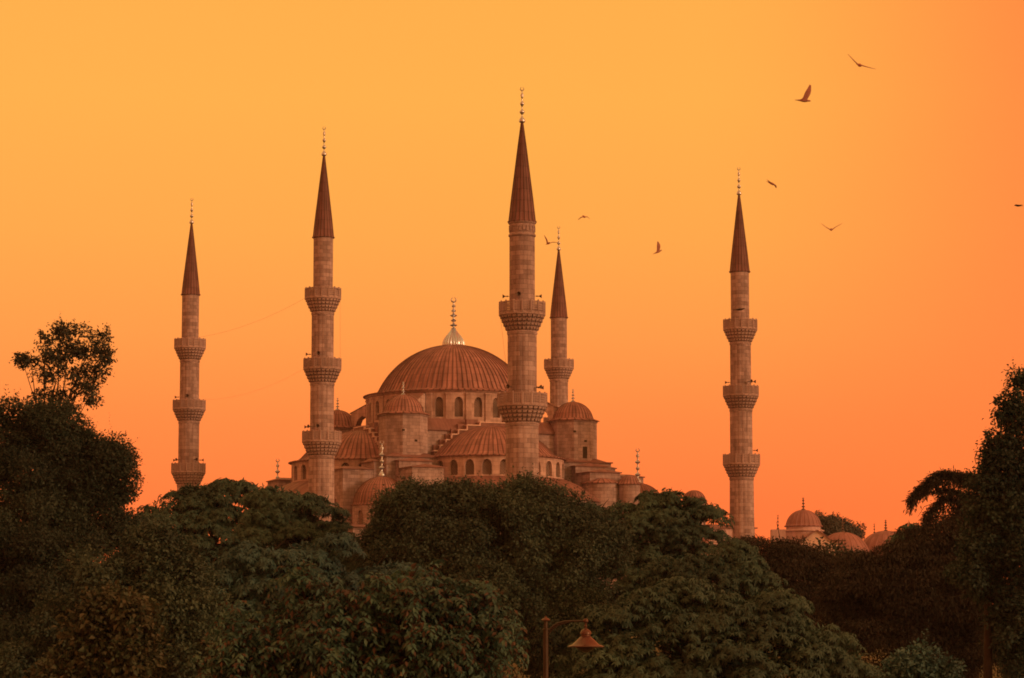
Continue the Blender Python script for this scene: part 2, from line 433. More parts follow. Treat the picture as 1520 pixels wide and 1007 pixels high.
def loudspeaker(root, r, ang, z, tilt=.0):
    mb = MB()
    mb.lathe([(.03, 0), (.07, .02), (.07, .22), (.04, .24), (.05, .34), (.10, .48), (.19, .60), (.26, .66), (.24, .66), (.06, .40)], 14)
    mb.bx(-.02, .02, -.02, .02, -.22, .02)
    o = mb.build('loudspeaker', M['horn'], root, True, 50)
    v = Vector((math.cos(ang), math.sin(ang), tilt))
    o.location = (math.cos(ang) * (r + .12), math.sin(ang) * (r + .12), z); o.rotation_euler = v.to_track_quat('Z', 'Y').to_euler()
    return o
GZ = 10.0
def mpos(px, py_cone, Y):
    p = W(px, py_cone, Y); return Vector((p.x, p.y, 0)), p.z
R3 = [1.36, 1.53, 1.64, 1.74]
ZC = 52.4; B3 = [ZC - 7.2, ZC - 17.05, ZC - 27.15]
specs = [(480, 353, 390, 'tall three-balcony minaret standing left of the great dome, in front of the left half dome'),
         (1098, 404, 415, 'isolated three-balcony minaret right of the mosque with its shaft seen down to the roofs'),
         (283, 438, 450, 'outermost left minaret rising out of the chestnut crowns'),
         (829.5, 472, 476, 'small far minaret behind the right turret, only one balcony in sight')]
mins = []
p, z = mpos(*specs[0][:3])
m0 = minaret(ZC, B3, R3, False, (p.x, p.y, z - ZC), specs[0][3]); mins.append(m0)
for s_ in specs[1:]:
    p, z = mpos(*s_[:3]); o = dup(m0, (p.x, p.y, z - ZC)); o['label'] = s_[3]; mins.append(o)
p, z = mpos(775, 330, 320)
m3 = minaret(ZC, [ZC - 9.3, ZC - 19.75], [1.45, 1.66, 1.86], True, (p.x, p.y, z - ZC), 'nearest and tallest minaret, carved band under its spire, before the dome')
for b, r, L_ in ((1, 1.53, [-2.9, -1.75]), (2, 1.64, [-2.9, -1.75, -2.4])):
    for a in L_: loudspeaker(m0, r, a, B3[b] + .65)
for b, r, L_ in ((1, 1.53, [-.45, -.9, 3.0]), (2, 1.64, [-.2])):
    for a in L_: loudspeaker(mins[1], r, a, B3[b] + .65)
for b, r, L_ in ((1, 1.53, [3.1, -1.6]), (2, 1.64, [3.1, -2.4, -.9, -.1])):
    for a in L_: loudspeaker(mins[2], r, a, B3[b] + .6)
for z_, r, L_ in ((ZC - 9.3 + .75, 1.45, [3.1, -1.75, -.05]), (ZC - 19.75 + .7, 1.66, [-2.3, -.5, -.1])):
    for a in L_: loudspeaker(m3, r, a, z_)

# ------------------------------------------------------------------ mosque
A = R(24)
cc = W(673, 588, 436)
MZ = GZ
mosque = empty('mosque', (cc.x, cc.y, MZ), 'large domed stone mosque with half domes, turrets and lead roofs behind the trees', 'mosque', None, A)
K = EYE - MZ                         # heights below are given above the eye; local z = h + K
H = lambda h: h + K
def loc_uv(px, Y):
    X = W(px, 700, Y).x - cc.x; y = Y - cc.y
    return (X * math.cos(A) + y * math.sin(A), -X * math.sin(A) + y * math.cos(A))

def arch_wall(mb, s0, s1, z0, z1, wins, mapf, rec=.45, ds=1.0, panes=None):
    """wall in (s,z) with round-headed recesses; mapf(s,z,depth)->point; wins (sc,w,sill,spring,rise)"""
    def quad(a, b, c, d_, da=0, db=0, dc=0, dd=0):
        q = [a, b, c, d_]; dq = [da, db, dc, dd]
        mb.face([mapf(x[0], x[1], k) for x, k in zip(q, dq)], [(x[0] + k, x[1]) for x, k in zip(q, dq)])
    def strip(a, b, zl, zh):
        n = max(1, int(math.ceil((b - a) / ds)))
        for k in range(n):
            x0, x1 = a + (b - a) * k / n, a + (b - a) * (k + 1) / n
            quad((x0, zl), (x1, zl), (x1, zh), (x0, zh))
    cur = s0
    for (sc, w, zs, zp, rise) in sorted(wins):
        l, r = sc - w / 2, sc + w / 2
        strip(cur, l, z0, z1); cur = r
        strip(l, r, z0, zs)
        n = 10; pts = []
        for k in range(n + 1):
            t = -1 + 2 * k / n; pts.append((sc + t * w / 2, zp + rise * (1 - abs(t) ** 2.2) ** .55))
        for k in range(n):
            a, b = pts[k], pts[k + 1]
            quad(a, b, (b[0], z1), (a[0], z1))
            quad((a[0], a[1]), (a[0], a[1]), b, b) if False else quad(b, a, a, b, 0, 0, rec, rec)
        quad((l, zs), (l, zp), (l, zp), (l, zs), 0, 0, rec, rec)
        quad((r, zp), (r, zs), (r, zs), (r, zp), 0, 0, rec, rec)
        quad((r, zs), (l, zs), (l, zs), (r, zs), 0, 0, rec, rec)
        if panes is not None:
            pm = MB()
            for k in range(n):
                a, b = pts[k], pts[k + 1]
                q = [(a[0], zs), (b[0], zs), b, a]
                pm.face([mapf(x[0], x[1], rec - .12) for x in q], q)
            fr = []                                            # raised frame just inside the opening
            panes.append(pm)
    strip(cur, s1, z0, z1)
def cyl_map(r, c=(0, 0)):
    return lambda s_, z, dp: Vector((c[0] + (r - dp) * math.cos(s_ / r), c[1] + (r - dp) * math.sin(s_ / r), z))
def rotz(v, a): return Vector((v[0] * math.cos(a) - v[1] * math.sin(a), v[0] * math.sin(a) + v[1] * math.cos(a), v[2]))

def dome_prof(r, rise, z, n=16, lip=.25, top=.02):
    """spherical cap profile with a small eave"""
    Rr = (r * r + rise * rise) / (2 * rise); zc_ = z + rise - Rr
    a0 = math.asin(min(1, r / Rr)) if rise <= r else PI - math.asin(r / Rr)
    pr = [(r - .3, z - .16), (r + lip, z - .14), (r + lip + .03, z - .02), (r + lip * .3, z + .06)]
    for k in range(1, n + 1):
        t = a0 * (1 - k / n); pr.append((max(top, Rr * math.sin(t)), zc_ + Rr * math.cos(t)))
    return pr

def build_mosque():
    # --- great dome
    mb = MB()
    pr = [(13.3, H(40.72)), (13.85, H(40.75)), (13.88, H(40.9)), (13.5, H(40.98)), (11.95, H(41.25)), (11.75, H(41.4))]
    r, rise, z = 11.7, 7.65, H(41.4); Rr = (r * r + rise * rise) / (2 * rise); a0 = math.asin(r / Rr)
    for k in range(1, 25): t = a0 * (1 - k / 24); pr.append((max(.05, Rr * math.sin(t)), z + rise - Rr + Rr * math.cos(t)))
    mb.lathe(pr, ribs=92, ribh=.12, ribw=.09)
    dome = mb.build('dome', M['lead'], mosque, True, 50)
    f = finial_mb(7.9, .78, 5, gourd=1.62).build('finial', M['metal'], dome, True, 50); f.location = (0, 0, H(48.85)); f.rotation_euler = (0, 0, -A)
    # --- drum with 28 windows
    r = 13.3; n = 28; per = 2 * PI * r / n; panes = []
    mb = MB(); wins = [(per * (k + .5), 1.28, H(36.75), H(38.9), .85) for k in range(n)]
    arch_wall(mb, 0, per * n, H(35.8), H(40.75), wins, cyl_map(r), .5, .8, panes)
    for k in range(n):                                        # shallow pilasters between the windows
        t = 2 * PI * k / n
        er = Vector((math.cos(t), math.sin(t), 0)); et = Vector((-er.y, er.x, 0))
        mb.box(er * (r + .06) + Vector((0, 0, H(38.1))), er * .16, et * .42, (0, 0, 2.1))
        mb.box(er * (r + .10) + Vector((0, 0, H(40.26))), er * .24, et * .5, (0, 0, .09))
    mb.lathe([(r, H(40.45)), (r + .16, H(40.5)), (r + .34, H(40.735))], 84, stone=True)
    drum = mb.build('drum', M['drum'], mosque)
    for pm in panes: pm.build('window', M['lattice'], drum)
    # --- square block beneath the drum and its lead skirt
    s = 14.2
    mb = MB(); mb.bx(-s, s, -s, s, H(24), H(34.6)); mb.build('crossing_block', M['stone'], mosque)
    mb = MB(); e = s + .35
    sq = lambda a, z: [(-a, -a, z), (a, -a, z), (a, a, z), (-a, a, z)]
    for (a, b) in ((sq(e, H(34.45)), sq(e, H(34.75))), (sq(e, H(34.75)), sq(12.9, H(36.35)))):
        for k in range(4): mb.face([a[k], a[(k + 1) % 4], b[(k + 1) % 4], b[k]])
    mb.face(list(reversed(sq(e, H(34.45))))); mb.face(sq(12.9, H(36.35)))
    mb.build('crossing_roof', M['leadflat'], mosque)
    # --- the four sides: stepped arch, half dome, its window wall and the lower roofs
    for side in range(4):
        a = side * PI / 2                                     # side 0 faces -v (local -Y)
        rt = lambda p: rotz(p, a)
        steps = [(-9.6, 31.35), (-8.6, 32.2), (-7.7, 33.05), (-6.8, 33.9), (-5.7, 34.6), (-4.3, 35.35), (-2.2, 35.85)]
        mb = MB(); mc = MB()
        for sgn in (-1, 1):
            for i, (x, h) in enumerate(steps):
                x1 = steps[i + 1][0] if i + 1 < len(steps) else 0
                xa, xb = (x, x1) if sgn < 0 else (-x1, -x)
                def rb(m_, x0, x1_, y0, y1, z0, z1_):
                    m_.box(rt(((x0 + x1_) / 2, (y0 + y1) / 2, (z0 + z1_) / 2)), rt(((x1_ - x0) / 2, 0, 0)), rt((0, (y1 - y0) / 2, 0)), (0, 0, (z1_ - z0) / 2))
                rb(mb, xa, xb, -s - 1.35, -s + .2, H(28), H(h - .16))          # front tier, leaded
                rb(mb, xa + (.25 if sgn < 0 else -.25), xb + (.0 if sgn < 0 else 0), -s - .55, -s + .1, H(28), H(h + .85)) if i < 6 else None
                rb(mc, xa - .06, xb + .06, -s - 1.47, -s + .02, H(h - .155), H(h))   # pale stone edge of each tread
                if i: 
                    xr = x if sgn < 0 else -x
                    rb(mc, xr - .07, xr + .07, -s - 1.43, -s - 1.1, H(steps[i - 1][1] + .003), H(h - .158))
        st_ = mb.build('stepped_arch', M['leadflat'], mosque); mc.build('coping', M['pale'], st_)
        cy = -s - .8
        def half(mbx, prof, **k):                              # half lathe facing outwards
            m2 = MB(); m2.lathe(prof, a0=PI, a1=2 * PI, **k)
            i0 = len(mbx.v)
            mbx.v += [tuple(rt((x, y + cy, z))) for x, y, z in m2.v]
            mbx.f += [tuple(i + i0 for i in f_) for f_ in m2.f]; mbx.uv += m2.uv
        mb = MB()
        pr = dome_prof(9.75, 4.95, H(30.35), 14, .0)[4:]
        half(mb, [(10.6, H(30.1)), (11.15, H(30.12)), (11.17, H(30.26)), (10.9, H(30.33)), (9.85, H(30.5))] + pr, ribs=40, ribh=.09, ribw=.08)
        mb.build('half_dome', M['lead'], mosque, True, 50)
        r = 10.75; panes = []; n = 13; per = PI * r / n
        mb = MB(); cm = cyl_map(r); mf = lambda s_, z, dp: rt(cm(s_ + PI * r, z, dp) + Vector((0, cy, 0)))
        arch_wall(mb, 0, PI * r, H(26.2), H(30.15), [(per * (k + .5), 1.45, H(27.35), H(28.75), .85) for k in range(n)], mf, .55, .8, panes)
        wl = mb.build('half_dome_wall', M['drum'], mosque)
        for pm in panes: pm.build('window', M['lattice'], wl)
        mb = MB()
        half(mb, [(16.2, H(23.6)), (16.75, H(23.65)), (16.75, H(23.85)), (13.8, H(25.9)), (11.6, H(26.9)), (10.8, H(27.15)), (10.6, H(27.2))], ribs=30, ribh=.06, ribw=.08)
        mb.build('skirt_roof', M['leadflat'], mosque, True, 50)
        mb = MB(); half(mb, [(16.3, H(8)), (16.3, H(23.7))], nseg=36, stone=True); mb.build('exedra_wall', M['stone'], mosque)
    # --- corner turrets, their stepped buttress arms and corner domes
    q = 13.9
    for ci, (sx, sy) in enumerate(((-1, -1), (1, -1), (-1, 1), (1, 1))):
        a8 = R(22.5)
        mb = MB(); c = (sx * q, sy * q, 0)
        mb.lathe([(3.62, H(24)), (3.62, H(30.4)), (3.62, H(36.5))], 8, a8, a8 + 2 * PI, c=c, stone=True)
        mb.lathe([(3.62, H(36.25)), (3.74, H(36.3)), (3.74, H(36.5))], 8, a8, a8 + 2 * PI, c=c, stone=True)
        t = mb.build('turret', M['stone'], mosque)
        mb = MB()
        mb.lathe([(3.5, H(36.5)), (4.05, H(36.52)), (4.05, H(36.62)), (3.15, H(36.95))], 8, a8, a8 + 2 * PI, c=c)
        mb.lathe(dome_prof(3.05, 2.65, H(36.9), 12, .1), ribs=34, ribh=.05, ribw=.05, c=c)
        mb.build('turret_roof', M['lead'], t, True, 50)
        f = finial_mb(2.1, .38, 3).build('finial', M['metal'], t, True, 60); f.location = (c[0], c[1], H(39.5)); f.rotation_euler = (0, 0, -A)
        mb = MB()                                             # small dark door slit
        if sy < 0 and sx > 0:
            w_ = Vector((c[0], c[1], 0)) + Vector((-3.34 * .38, -3.36, 0)); 
            mb.bx(c[0] + .05, c[0] + .75, c[1] - 3.375, c[1] - 3.3, H(30.75), H(32.5)); mb.build('door', M['dark'], t)
        # block under the turret
        mb = MB(); ml = MB()
        b = 4.3
        mb.bx(c[0] - b, c[0] + b, c[1] - b, c[1] + b, H(8), H(30.0))
        ml.bx(c[0] - b - .25, c[0] + b + .25, c[1] - b - .25, c[1] + b + .25, H(30.003), H(30.16))
        ml.lathe([(5.6, H(30.163)), (3.7, H(30.75)), (3.5, H(30.76))], 4, PI / 4, PI / 4 + 2 * PI, c=c)
        for ax in (0, 1):                                     # arms outwards, stepping down
            sg = (sx, sy)[ax]; z_ = (sx, sy)[1 - ax] * 14.2; e0 = 18.2
            for (x0, x1, h, hw) in ((18.2, 19.6, 29.3, 2.6), (19.6, 24.4, 28.1, 2.5)):
                def bb(m_, x0, x1, w, h0, h1):
                    xa, xb = sorted((sg * x0, sg * x1))
                    if ax == 0: m_.bx(xa, xb, z_ - w, z_ + w, h0, h1)
                    else: m_.bx(z_ - w, z_ + w, xa, xb, h0, h1)
                bb(mb, x0, x1, hw, H(8), H(h)); bb(ml, x0 - .02, x1 + .22, hw + .22, H(h + .003), H(h + .15))
                # low hipped lead top
                xa, xb = sg * x0, sg * (x1 + .15); zt = H(h + .153); zr = H(h + .6)
                P = lambda x, y, z: (x, y, z) if ax == 0 else (y, x, z)
                base = [P(xa, z_ - hw - .15, zt), P(xb, z_ - hw - .15, zt), P(xb, z_ + hw + .15, zt), P(xa, z_ + hw + .15, zt)]
                rg = [P(xa, z_, zr), P(xa + (xb - xa) * .75, z_, zr)]
                ml.face([base[0], base[1], rg[1], rg[0]]); ml.face([base[2], base[3], rg[0], rg[1]]); ml.face([base[1], base[2], rg[1]])
        bt = mb.build('buttress', M['stone'], mosque); ml.build('buttress_roof', M['leadflat'], bt)
        # corner dome
        k = 21.2 if ci else 19.4
        c2 = (sx * k, sy * k, 0); panes = []
        mb = MB(); r8 = 4.25; n = 8; per = 2 * PI * r8 / n
        arch_wall(mb, 0, per * n, H(8), H(22.7), [(per * (j + .5), 1.1, H(19.9), H(21.2), .7) for j in range(n)], cyl_map(r8, c2), .3, .7, panes)
        cw = mb.build('corner_wall', M['stone'], mosque)
        for pm in panes: pm.build('window', M['lattice'], cw)
        mb = MB(); mb.lathe(dome_prof(4.1, 4.15, H(22.8), 14, .3), ribs=46, ribh=.07, ribw=.06, c=c2)
        cd = mb.build('corner_dome', M['lead'], mosque, True, 50)
        f = finial_mb(5.5, .56, 4).build('finial', M['metal'], cd, True, 60); f.location = (c2[0], c2[1], H(26.85)); f.rotation_euler = (0, 0, -A)
        # flying buttress from the drum to the turret
        mb = MB(); di = Vector((sx, sy, 0)).normalized(); dt = Vector((-di.y, di.x, 0))
        prof = [(13.2, 36.2), (13.2, 40.1), (14.0, 40.25), (16.9, 38.9), (16.9, 35.2), (16.1, 35.2), (16.1, 36.9), (15.7, 37.9), (15.0, 38.4), (14.3, 38.1), (14.0, 37.3), (14.0, 36.2)]
        f0 = [di * r_ + dt * .95 + Vector((0, 0, H(h))) for r_, h in prof]; f1 = [di * r_ - dt * .95 + Vector((0, 0, H(h))) for r_, h in prof]
        mb.face(list(reversed(f0))); mb.face(f1)
        for j in range(len(prof)): j2 = (j + 1) % len(prof); mb.face([f0[j], f0[j2], f1[j2], f1[j]])
        fb = mb.build('flying_buttress', M['drum'], mosque)
        mb = MB(); 
        tp = [(13.25, 40.18), (14.02, 40.33), (17.05, 38.9), (17.05, 38.76)]
        g0 = [di * r_ + dt * 1.08 + Vector((0, 0, H(h))) for r_, h in tp]; g1 = [di * r_ - dt * 1.08 + Vector((0, 0, H(h))) for r_, h in tp]
        for j in range(3): mb.face([g0[j], g0[j + 1], g1[j + 1], g1[j]])
        mb.build('capping', M['leadflat'], fb)
    # --- small openings: door under the left half dome, vents in the turrets
    mb = MB(); mb.bx(-24.45, -24.38, -13.2, -12.2, H(22.6), H(24.4)); mb.build('door', M['dark'], mosque)
    for (x, z) in ((-15.2, 33.9), (12.6, 34.6), (14.4, 33.2), (-13.2, 32.4)):
        mb = MB(); mb.bx(x - .22, x + .22, -q - 3.375, -q - 3.32, H(z), H(z + .3)); mb.build('vent', M['dark'], mosque)
    # --- hall body
    mb = MB(); mb.bx(-26.5, 26.5, -26.5, 26.5, 0, H(19.2)); mb.build('hall_wall', M['stone'], mosque)
    mb = MB(); mb.bx(-27, 27, -27, 27, H(19.203), H(19.5)); mb.build('hall_roof', M['leadflat'], mosque)
    # small domed stair turret and round bay right of the right turret, little dome further right
    for (px, Y, r, hw, rise, rf) in ((934, 419, 1.62, 26.3, 1.35, 1), (893, 420, 2.75, 26.5, .75, 1), (1030, 424, 1.75, 24.1, 1.6, 0)):
        u, v = loc_uv(px, Y)
        mb = MB(); mb.lathe([(r, H(8)), (r, H(hw))], 24, c=(u, v, 0), stone=True); t = mb.build('bay', M['stone'], mosque, True, 30)
        mb = MB(); mb.lathe(dome_prof(r, rise, H(hw + .1), 8, .2), ribs=20, ribh=.05, ribw=.05, c=(u, v, 0)); mb.build('bay_roof', M['lead'], t, True, 50)
    # gallery wing at the foot of the right minaret
    u, v = loc_uv(1082, 417)
    mb = MB(); mb.bx(u - 5, u + 2.6, v - 3, v + 3.2, 0, H(19.6)); g = mb.build('gallery', M['pinkstone'], mosque)
    mb = MB(); mb.bx(u - 5.3, u + 2.9, v - 3.3, v + 3.5, H(19.603), H(19.8)); mb.bx(u - 4.6, u + 2.2, v - 2.6, v + 2.8, H(19.803), H(20.15)); mb.build('gallery_roof', M['leadflat'], g)
    u2, v2 = loc_uv(1075, 418)
    f = finial_mb(1.6, .16, 3).build('finial', M['horn'], g, True, 60); f.location = (u2, v2, H(20.1))
build_mosque()

# ------------------------------------------------------------------ domed outbuilding on the right
def annex():
    Y = 400; base = W(1240, 900, Y)
    o = empty('domed_building', (base.x, base.y, GZ), 'low pale building with three lead domes and a white gable between the cedars', 'building')
    K2 = lambda py, Y_=Y: W(760, py, Y_).z - GZ
    X = lambda px, Y_=Y: W(px, 800, Y_).x - base.x
    s = Y / F
    def dm(px, dy, r, py0, py1, pyf, wall, n=24):
        c = (X(px, Y + dy), dy, 0); z0 = K2(py0, Y + dy); rise = K2(py1, Y + dy) - z0; r *= s
        mb = MB(); mb.lathe(dome_prof(r, rise, z0, 12, .2), ribs=n, ribh=.07, ribw=.08, c=c); d_ = mb.build('dome', M['annexlead'], o, True, 50)
        mb = MB(); mb.lathe([(r + wall, 0), (r + wall, z0 - .9), (r + wall + .25, z0 - .8), (r + wall + .25, z0 - .65), (r, z0 - .5), (r, z0 - .1)], 24, c=c, stone=True)
        mb.build('dome_wall', M['pinkstone'], o, True, 30)
        f = finial_mb(K2(pyf, Y + dy) - z0 - rise + .1, .36, 3).build('finial', M['horn'], d_, True, 60); f.location = (c[0], c[1], z0 + rise - .1)
    dm(1193, 4, 26, 781, 757, 738, .25)
    dm(1251, 2, 41, 826, 790, 772, .1)
    dm(1315, 5, 44, 828, 788, 771, .1)
    # pedimented porch with curved flanks
    out = [(1190, 900), (1190, 802), (1197, 799), (1206, 792), (1213, 788), (1221, 793), (1232, 802), (1244, 806), (1244, 900)]
    mb = MB(); f = [Vector((X(a, Y - 2), -2, K2(b, Y - 2))) for a, b in out]; bk = [p + Vector((0, 4, 0)) for p in f]
    mb.face(f[::-1]); mb.face(bk)
    for i in range(len(f)): j = (i + 1) % len(f); mb.face([f[i], f[j], bk[j], bk[i]])
    mb.build('gable', M['pale'], o)
    mb = MB()
    for i in range(1, 7):
        a, b = f[i], f[i + 1]; n = Vector((-(b - a).z, 0, (b - a).x)).normalized() * .14
        lo = Vector((0, -.25, 0)); hi = Vector((0, 4.1, 0))
        mb.face([a + lo, b + lo, b + lo + n, a + lo + n]); mb.face([a + lo + n, b + lo + n, b + hi + n, a + hi + n]); mb.face([b + lo, a + lo, a + hi, b + hi])
    mb.build('gable_roof', M['annexlead'], o)
    mb = MB(); mb.bx(X(1150), X(1345), -1.6, 8, 0, K2(832)); mb.build('wall', M['pinkstone'], o)
    f_ = finial_mb(2.2, .2, 3).build('finial', M['horn'], o, True, 60); f_.location = (X(1156), 1, K2(786))
    f_ = finial_mb(1.9, .2, 3).build('finial', M['horn'], o, True, 60); f_.location = (X(1298, Y + 12), 12, K2(796, Y + 12))
    mb = MB(); mb.bx(X(1156) - 1, X(1156) + 1, .2, 2, 0, K2(786)); mb.build('chimney', M['pinkstone'], o)
    # utility pole before it
    Yp = 300; b = W(1245, 800, Yp); g = ground(Yp)
    p = empty('utility_pole', (b.x, b.y, g), 'thin utility pole with three crossarms in front of the domed building', 'pole')
    mb = MB(); mb.tube([(0, 0, 0), (0, 0, b.z - g)], [.12, .08]); mb.build('post', M['iron'], p)
    for k in range(3):
        mb = MB(); z = W(1245, 803 + 5 * k, Yp).z - g; mb.bx(-.9, .75, -.05, .05, z - .05, z + .05)
        for x in (-.8, -.4, .4, .65): mb.bx(x - .03, x + .03, -.03, .03, z + .051, z + .2)
        mb.build('crossarm', M['iron'], p)
annex()

# ------------------------------------------------------------------ cables between the two left minarets
def cable(a, b, sag, label, rad=.018):
    pts = []; 
    for k in range(25):
        t = k / 24; q = a.lerp(b, t); q.z -= sag * 4 * t * (1 - t); pts.append(q - a)
    mb = MB(); mb.tube(pts, rad, 5); o = mb.build('cable', M['wire']); o.location = a
    tag(o, label, 'cable', 'cables strung between minarets')
la, lb = mins[2].location, mins[0].location
for dz, lab in ((-7.2, 'upper thin cable slung between the top balconies of the two left minarets'), (-17.05, 'lower thin cable slung between the middle balconies of the two left minarets')):
    a = Vector((la.x, la.y, la.z + ZC + dz)) + (lb - la).normalized() * 2.5
    b = Vector((lb.x, lb.y, lb.z + ZC + dz)) - (lb - la).normalized() * 2.5
    cable(a, b, 1.1 if dz > -10 else 1.6, lab, .012 if dz > -10 else .008)
def hang(m_, r0, r1, z0, z1, ang, lab):
    o_ = m_.location; e_ = Vector((math.cos(ang), math.sin(ang), 0))
    cable(o_ + e_ * r0 + Vector((0, 0, z0)), o_ + e_ * r1 + Vector((0, 0, z1)), 0.02, lab, .012)
hang(mins[0], 2.5, 2.6, B3[0] - 1.5, B3[1] - .2, -.25, 'loose wire hanging beside the second minaret from the left between its upper balconies')
hang(m3, 2.7, 1.9, ZC - 9.6, ZC - 16.5, -2.9, 'loose wire hanging down the left side of the nearest minaret')

# ------------------------------------------------------------------ trees
def leaf_mesh(name, mat_, parent, P, D, Nn, Ln, Wd, origin):
    """P base points, D directions, Nn normals (n,3); Ln, Wd (n,) : folded pointed leaves of two triangles"""
    D = D / np.linalg.norm(D, axis=1, keepdims=True)
    Sd = np.cross(D, Nn); Sd /= (np.linalg.norm(Sd, axis=1, keepdims=True) + 1e-9)
    Un = np.cross(Sd, D)
    L_ = Ln[:, None]; W_ = Wd[:, None]
    P = P - np.array(origin)
    V = np.stack([P, P + D * L_ * .45 + Sd * W_ + Un * W_ * .35, P + D * L_ - Un * L_ * .10, P + D * L_ * .45 - Sd * W_ + Un * W_ * .35], 1).reshape(-1, 3)
    n = len(P); b = (np.arange(n) * 4)[:, None]
    T = np.concatenate([b + [0, 1, 2], b + [0, 2, 3]], 1).reshape(-1)
    me = bpy.data.meshes.new(name); me.vertices.add(len(V)); me.vertices.foreach_set('co', V.astype(np.float32).ravel())
    me.loops.add(len(T)); me.loops.foreach_set('vertex_index', T.astype(np.int32))
    me.polygons.add(n * 2); me.polygons.foreach_set('loop_start', np.arange(n * 2, dtype=np.int32) * 3)
    me.materials.append(mat_); me.update(calc_edges=True); me.validate()
    o = bpy.data.objects.new(name, me); C.objects.link(o); o.parent = parent; return o
def unit(n):
    v = rng.normal(size=(n, 3)); return v / np.linalg.norm(v, axis=1, keepdims=True)

